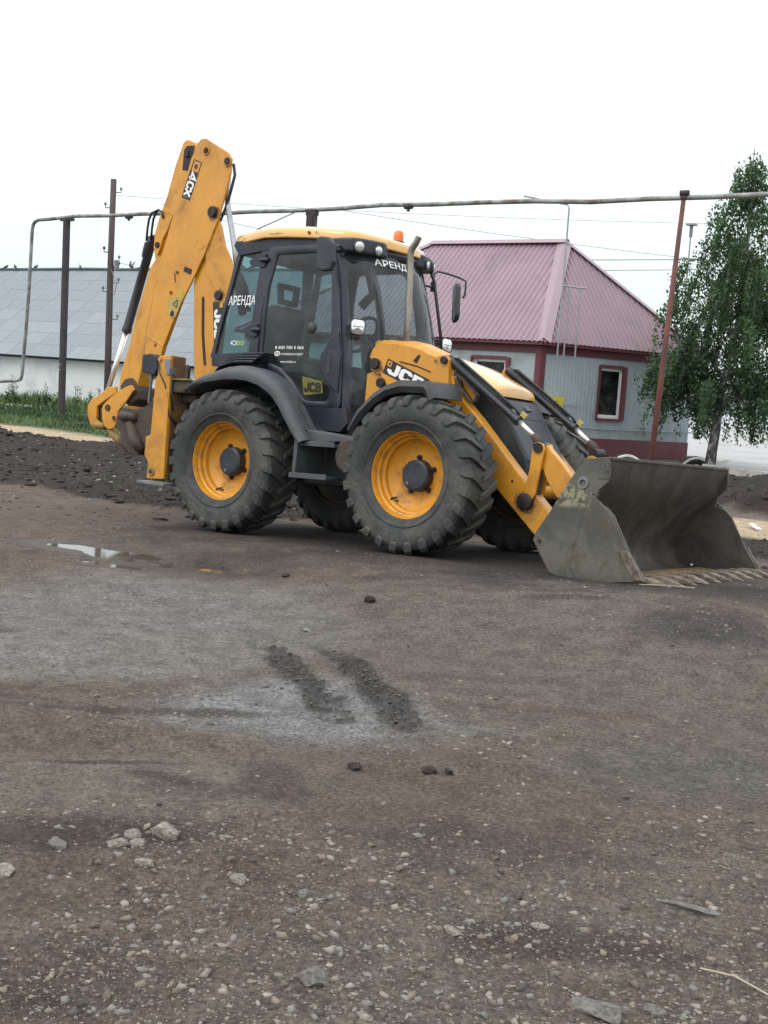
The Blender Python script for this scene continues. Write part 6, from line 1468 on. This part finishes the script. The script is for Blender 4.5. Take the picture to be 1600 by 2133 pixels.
MB().prism([(-1.868, 3.825), (-1.80, 3.845), (-1.70, 3.83), (-1.66, 3.78), (-1.75, 3.503), (-1.88, 3.35), (-1.918, 3.348), (-1.99, 3.404), (-1.902, 3.616), (-1.898, 3.738)], -.130, -.116).build('slide_cover', YEL, DI, .006)
MB().prism([(-1.805, 4.074), (-1.763, 4.113), (-1.651, 4.107), (-1.66, 3.967), (-1.72, 3.80), (-1.813, 3.833)], -.122, -.116).tube([(-1.745, -.128, 4.05), (-1.735, -.128, 3.99)], .025, 10).build('slide_recess', PIN, DI)
MB().prism([(-2.152, 3.204), (-2.06, 3.30), (-1.95, 3.36), (-1.90, 3.34), (-1.96, 3.20), (-2.03, 3.10), (-2.07, 2.98), (-2.106, 2.92), (-2.145, 3.0), (-2.169, 3.124)], -.150, -.117).build('ram_bracket', YEL, DI, .006)
pin(-2.105, 3.035, -.165, .034, .02, DI)
EXT = MB().prism([(-2.07, 3.00), (-1.975, 3.0), (-2.103, 2.561), (-2.177, 2.255), (-2.245, 1.777), (-2.293, 1.613), (-2.334, 1.448), (-2.386, 1.31), (-2.45, 1.27), (-2.56, 1.29), (-2.654, 1.386), (-2.638, 1.581), (-2.574, 1.775), (-2.522, 1.913), (-2.432, 2.258), (-2.25, 2.80)], -.110, .110).build('dipper_extension', YEL, DI, .012)
MB().prism([(-2.62, 1.45), (-2.55, 1.53), (-2.43, 1.55), (-2.35, 1.50), (-2.31, 1.40), (-2.30, 1.30), (-2.45, 1.22), (-2.58, 1.28)], -.125, .125).build('extension_nose', DIRTY, DI, .02)
for x, z, r, h in ((-1.419, 4.019, .026, .02), (-1.078, 3.876, .038, .035), (-1.250, 3.346, .058, .045), (-1.755, 2.723, .022, .018), (-1.834, 2.503, .020, .018), (-2.035, 1.917, .016, .012)):
    pin(x, z, -.155-h, r, h, DI, PIN if r > .025 else YEL); 
    if r <= .026: pin(x+.004, z-.004, -.155-h-.004, r*.6, .006, DI)
MB().lathe([(-.168, .036), (-.168, .046), (-.154, .050)], (-1.419, 0, 4.019), 'y', 18).build('pin_boss', YEL, DI); MB().lathe([(-.175, .040), (-.175, .052), (-.154, .058)], (-1.078, 0, 3.876), 'y', 18).build('pin_boss', YEL, DI)
q = MB(); flatpoly(q, [(-1.64, 2.779), (-1.525, 2.739), (-1.542, 2.682), (-1.658, 2.727)], NEAR(-.1565)); flatpoly(q, [(-1.80, 2.70), (-1.79, 2.71), (-1.77, 2.62), (-1.78, 2.60)], NEAR(-.1565)); q.build('dark_plate', PIN, DI)
q = MB().tube([(-2.186, -.157, 2.022), (-1.96, -.157, 1.925), (-1.905, -.157, 1.90)], .006, 6); q.build('weld_seam', YEL, DI)
q = MB(); stroke(q, arc(-1.42, 3.03, .065, 150, 330, 9), .010, NEAR(-.1565)); q.build('weld_scar', DYEL, DI)
# model decal reading down the dipper
d0 = Vector((-1.604, 0, 3.951)); dn = (Vector((-1.761, 0, 3.544))-d0); Ld = dn.length; dn.normalize(); dr = Vector((-dn.z, 0, dn.x)); dr = dr if dr.x > 0 else -dr
pd_ = mkplane((d0.x, -.1562, d0.z), tuple(dn), tuple(dr), (0, -1, 0))
q = MB(); flatpoly(q, [(.132, 0), (Ld, 0), (Ld, .138), (.132, .138)], pd_); DK = q.build('model_panel', DBLK, DI)
q = MB(); stroke(q, [(.008, .006), (.128, .006), (.128, .132), (.008, .132)], .010, pd_, closed=True)
stroke(q, [(.055, .05), (.085, .05), (.085, .085), (.055, .085)], .010, pd_, closed=True); stroke(q, [(.045, .068), (.095, .068)], .008, pd_); q.build('maker_square', DBLK, DI)
q = MB()
stroke(q, [(.205, .02), (.205, .122), (.142, .048), (.228, .048)], .022, pd_, lift=.0025)
stroke(q, [(.310, .085), (.310, .105), (.298, .118), (.262, .118), (.250, .105), (.250, .040), (.262, .027), (.298, .027), (.310, .040), (.310, .058)], .023, pd_, lift=.0025)
stroke(q, [(.325, .020), (.398, .125)], .024, pd_, lift=.0025); stroke(q, [(.398, .020), (.325, .125)], .024, pd_, lift=.0031)
q.build('model_lettering', WHITE, DK)
q = MB(); stroke(q, [(.408, .02), (.418, .05), (.405, .07), (.42, .10)], .006, pd_, lift=.0025); q.build('model_trim', GREYSTEEL, DK)
# warning stickers
q = MB(); flatpoly(q, [(-1.872, 2.415), (-1.80, 2.452), (-1.70, 2.44), (-1.655, 2.395), (-1.745, 2.222), (-1.80, 2.205), (-1.858, 2.255)], NEAR(-.1565)); WS_ = q.build('warning_sticker', STICK, DI)
q = MB(); flatpoly(q, [(-1.69, 2.53), (-1.645, 2.51), (-1.66, 2.42), (-1.71, 2.44)], NEAR(-.1565)); q.build('warning_sticker', simple('sticker_yellow', (.42, .40, .07), .5), DI)
q = MB(); flatpoly(q, [(-1.793+.030*math.cos(t), 2.262+.036*math.sin(t)) for t in np.linspace(0, 2*PI, 14)[:-1]], NEAR(-.1590), 0, .0015); stroke(q, [(-1.79, 2.37), (-1.72, 2.41), (-1.725, 2.33)], .010, NEAR(-.1590), closed=True); q.build('warning_symbol', PIN, WS_)
# crowd ram behind the dipper
t0, t1, t2 = Vector((-2.335, -.02, 3.146)), Vector((-2.683, -.02, 2.078)), Vector((-2.986, -.02, 1.273)); u = (t1-t0).normalized()
CR = smooth_by_angle(MB().tube([t0, t0+u*.04, t0+u*.05, t1-u*.07, t1-u*.06, t1], [.045, .058, .052, .052, .058, .058], 20).build('crowd_ram', RAMBLK, BH), 40)
MB().tube([t1, t2], .030, 16).build('ram_rod', CHROME, CR, smooth=True)
MB().tube([t2-u*.03, t2+u*.04, t2+u*.10], [.035, .045, .05], 14).build('rod_eye', DIRTY, CR, smooth=True)
MB().tube([t0+Vector((-.06, -.03, -.05)), t0+Vector((-.075, -.04, -.14)), t0+Vector((-.09, -.04, -.22))], .025, 8).tube([t0+Vector((-.05, 0, .0)), t0+Vector((.15, 0, .03))], .03, 8).build('ram_port', RAMBLK, CR)
for k, (dx, dy) in enumerate(((-.045, -.05), (.04, -.06))):
    MB().tube([t0+Vector((dx, dy, -.04)), t0+Vector((dx+.005, dy, .10)), t0+Vector((dx+.03, dy-.01, .20)), t0+Vector((dx+.09, dy-.03, .265)), t0+Vector((.20, -.12, .285)), t0+Vector((.28, -.14, .25)), t0+Vector((.31, -.14, .18))], .013, 8).build('hydraulic_hose', RUBBER, DI, smooth=True)
# bucket linkage
LN = MB().prism([(-2.345, 1.453), (-2.39, 1.452), (-2.464, 1.428), (-2.597, 1.365), (-2.70, 1.305), (-2.776, 1.25), (-2.82, 1.215), (-2.837, 1.161), (-2.816, 1.042), (-2.775, .975), (-2.72, .945), (-2.657, .943), (-2.602, .967), (-2.566, 1.024), (-2.56, 1.145), (-2.448, 1.248), (-2.375, 1.332), (-2.309, 1.405)], -.185, -.160).build('tipping_link', YEL, BH, .006)
MB().prism([(-2.345, 1.453), (-2.464, 1.428), (-2.597, 1.365), (-2.776, 1.25), (-2.837, 1.161), (-2.816, 1.042), (-2.758, .961), (-2.657, .943), (-2.602, .967), (-2.566, 1.024), (-2.56, 1.145), (-2.448, 1.248), (-2.375, 1.332), (-2.309, 1.405)], .16, .185).build('link_plate', YEL, LN, .006)
MB().prism([(-2.72, 1.445), (-2.848, 1.431), (-2.983, 1.344), (-3.13, 1.283), (-3.184, 1.208), (-3.182, 1.094), (-3.12, .982), (-3.04, .93), (-2.93, .95), (-2.894, 1.0), (-3.016, 1.04), (-3.02, 1.197), (-2.84, 1.295), (-2.70, 1.36)], -.105, -.060).build('link_plate', YEL, LN, .012)
MB().prism([(-3.10, 1.20), (-3.0, 1.24), (-2.90, 1.20), (-2.88, 1.08), (-2.98, 1.0), (-3.08, 1.06)], -.055, .10).build('link_block', DIRTY, LN, .02)
pin(-2.726, 1.189, -.205, .038, .02, LN, DIRTY, 'pin_cap'); pin(-2.60, 1.072, -.205, .026, .02, LN)
MB().lathe([(-.20, .026), (-.20, .036), (-.18, .038)], (-2.600, 0, 1.072), 'y', 16).build('pin_boss', YEL, LN)
MB().tube([(-3.00, -.13, .985), (-2.82, -.13, .965)], .038, 12).build('link_tube', WORNYEL, LN, smooth=True)
MB().tube([(-2.74, -.12, .95), (-2.64, -.12, .86), (-2.36, -.12, .72)], .05, 12).build('bucket_strut', WORNYEL, LN, smooth=True)
# trenching bucket folded under
TBs = [(-2.43, 1.10), (-2.36, 1.16), (-2.296, 1.188), (-2.12, 1.18), (-1.997, 1.197), (-1.867, 1.297), (-1.776, 1.31), (-1.66, 1.22), (-1.60, .80), (-1.724, .72), (-1.879, .73), (-2.067, .665), (-2.188, .675), (-2.31, .79), (-2.35, .9), (-2.44, .98)]
TB = MB().prism(TBs, -.30, -.275).build('digging_bucket', DIRTY, BH, .006); MB().prism(TBs, .275, .30).build('bucket_side', DIRTY, TB, .006)
MB().grid([[(x, -.28, z), (x, .28, z)] for x, z in [(-1.62, 1.24), (-1.79, 1.29), (-2.0, 1.18), (-2.3, 1.17), (-2.42, 1.05), (-2.33, .8), (-2.2, .69), (-2.06, .68)]]).build('bucket_shell', DIRTY, TB, solid=.015)
MB().tube([(-2.20, -.315, 1.02), (-2.05, -.33, .80), (-1.95, -.33, .72)], [.05, .07, .05], 10).tube([(-2.35, -.31, 1.10), (-2.10, -.31, 1.09)], .05, 10).build('bucket_ear', DIRTY, TB, smooth=True)
MB().prism([(-1.30, 1.45), (-1.285, 1.64), (-1.25, 1.68), (-1.215, 1.64), (-1.22, 1.45)], -.42, -.38).box((-1.40, -.45, 1.38), (-1.05, .45, 1.47)).build('transport_lock', DIRTY, BH, .01)

# grease and rust that has spread round pins and joints
def stain(x, z, y, r, parent, seed, ax=1.0, rot=0.0):
    rr = random.Random(seed); n = 26; q = MB(); ph = [rr.uniform(0, 6.28) for _ in range(4)]
    P = []
    for k in range(n):
        t = 2*PI*k/n; rad = r*(1+.08*math.sin(2*t+ph[0])+.07*math.sin(5*t+ph[1])+.05*math.sin(9*t+ph[2])+rr.uniform(-.05, .05))
        u, v = rad*math.cos(t)*ax, rad*math.sin(t); P.append((x+u*math.cos(rot)-v*math.sin(rot), z+u*math.sin(rot)+v*math.cos(rot)))
    flatpoly(q, P, NEAR(y), 0, .0008); q.build('grease_stain', GREASE, parent)
stain(-1.250, 3.336, -.1562, .082, DI, 1); stain(-1.080, 3.872, -.1562, .060, DI, 2); stain(-1.11, 2.45, -.1362, .075, BM, 4)
stain(-1.835, 2.50, -.1562, .032, DI, 5, .7, .3); stain(-2.035, 1.93, -.1562, .03, DI, 6)
AR0 = [o for o in BH.children if o.name == 'loader_arm'][0]
stain(3.10, .53, -.5562, .105, AR0, 7); stain(2.16, 1.44, -.6012, .075, TW, 10); stain(1.44, 1.66, -.6012, .07, TW, 11); stain(2.1, 1.72, -.6012, .02, TW, 12)
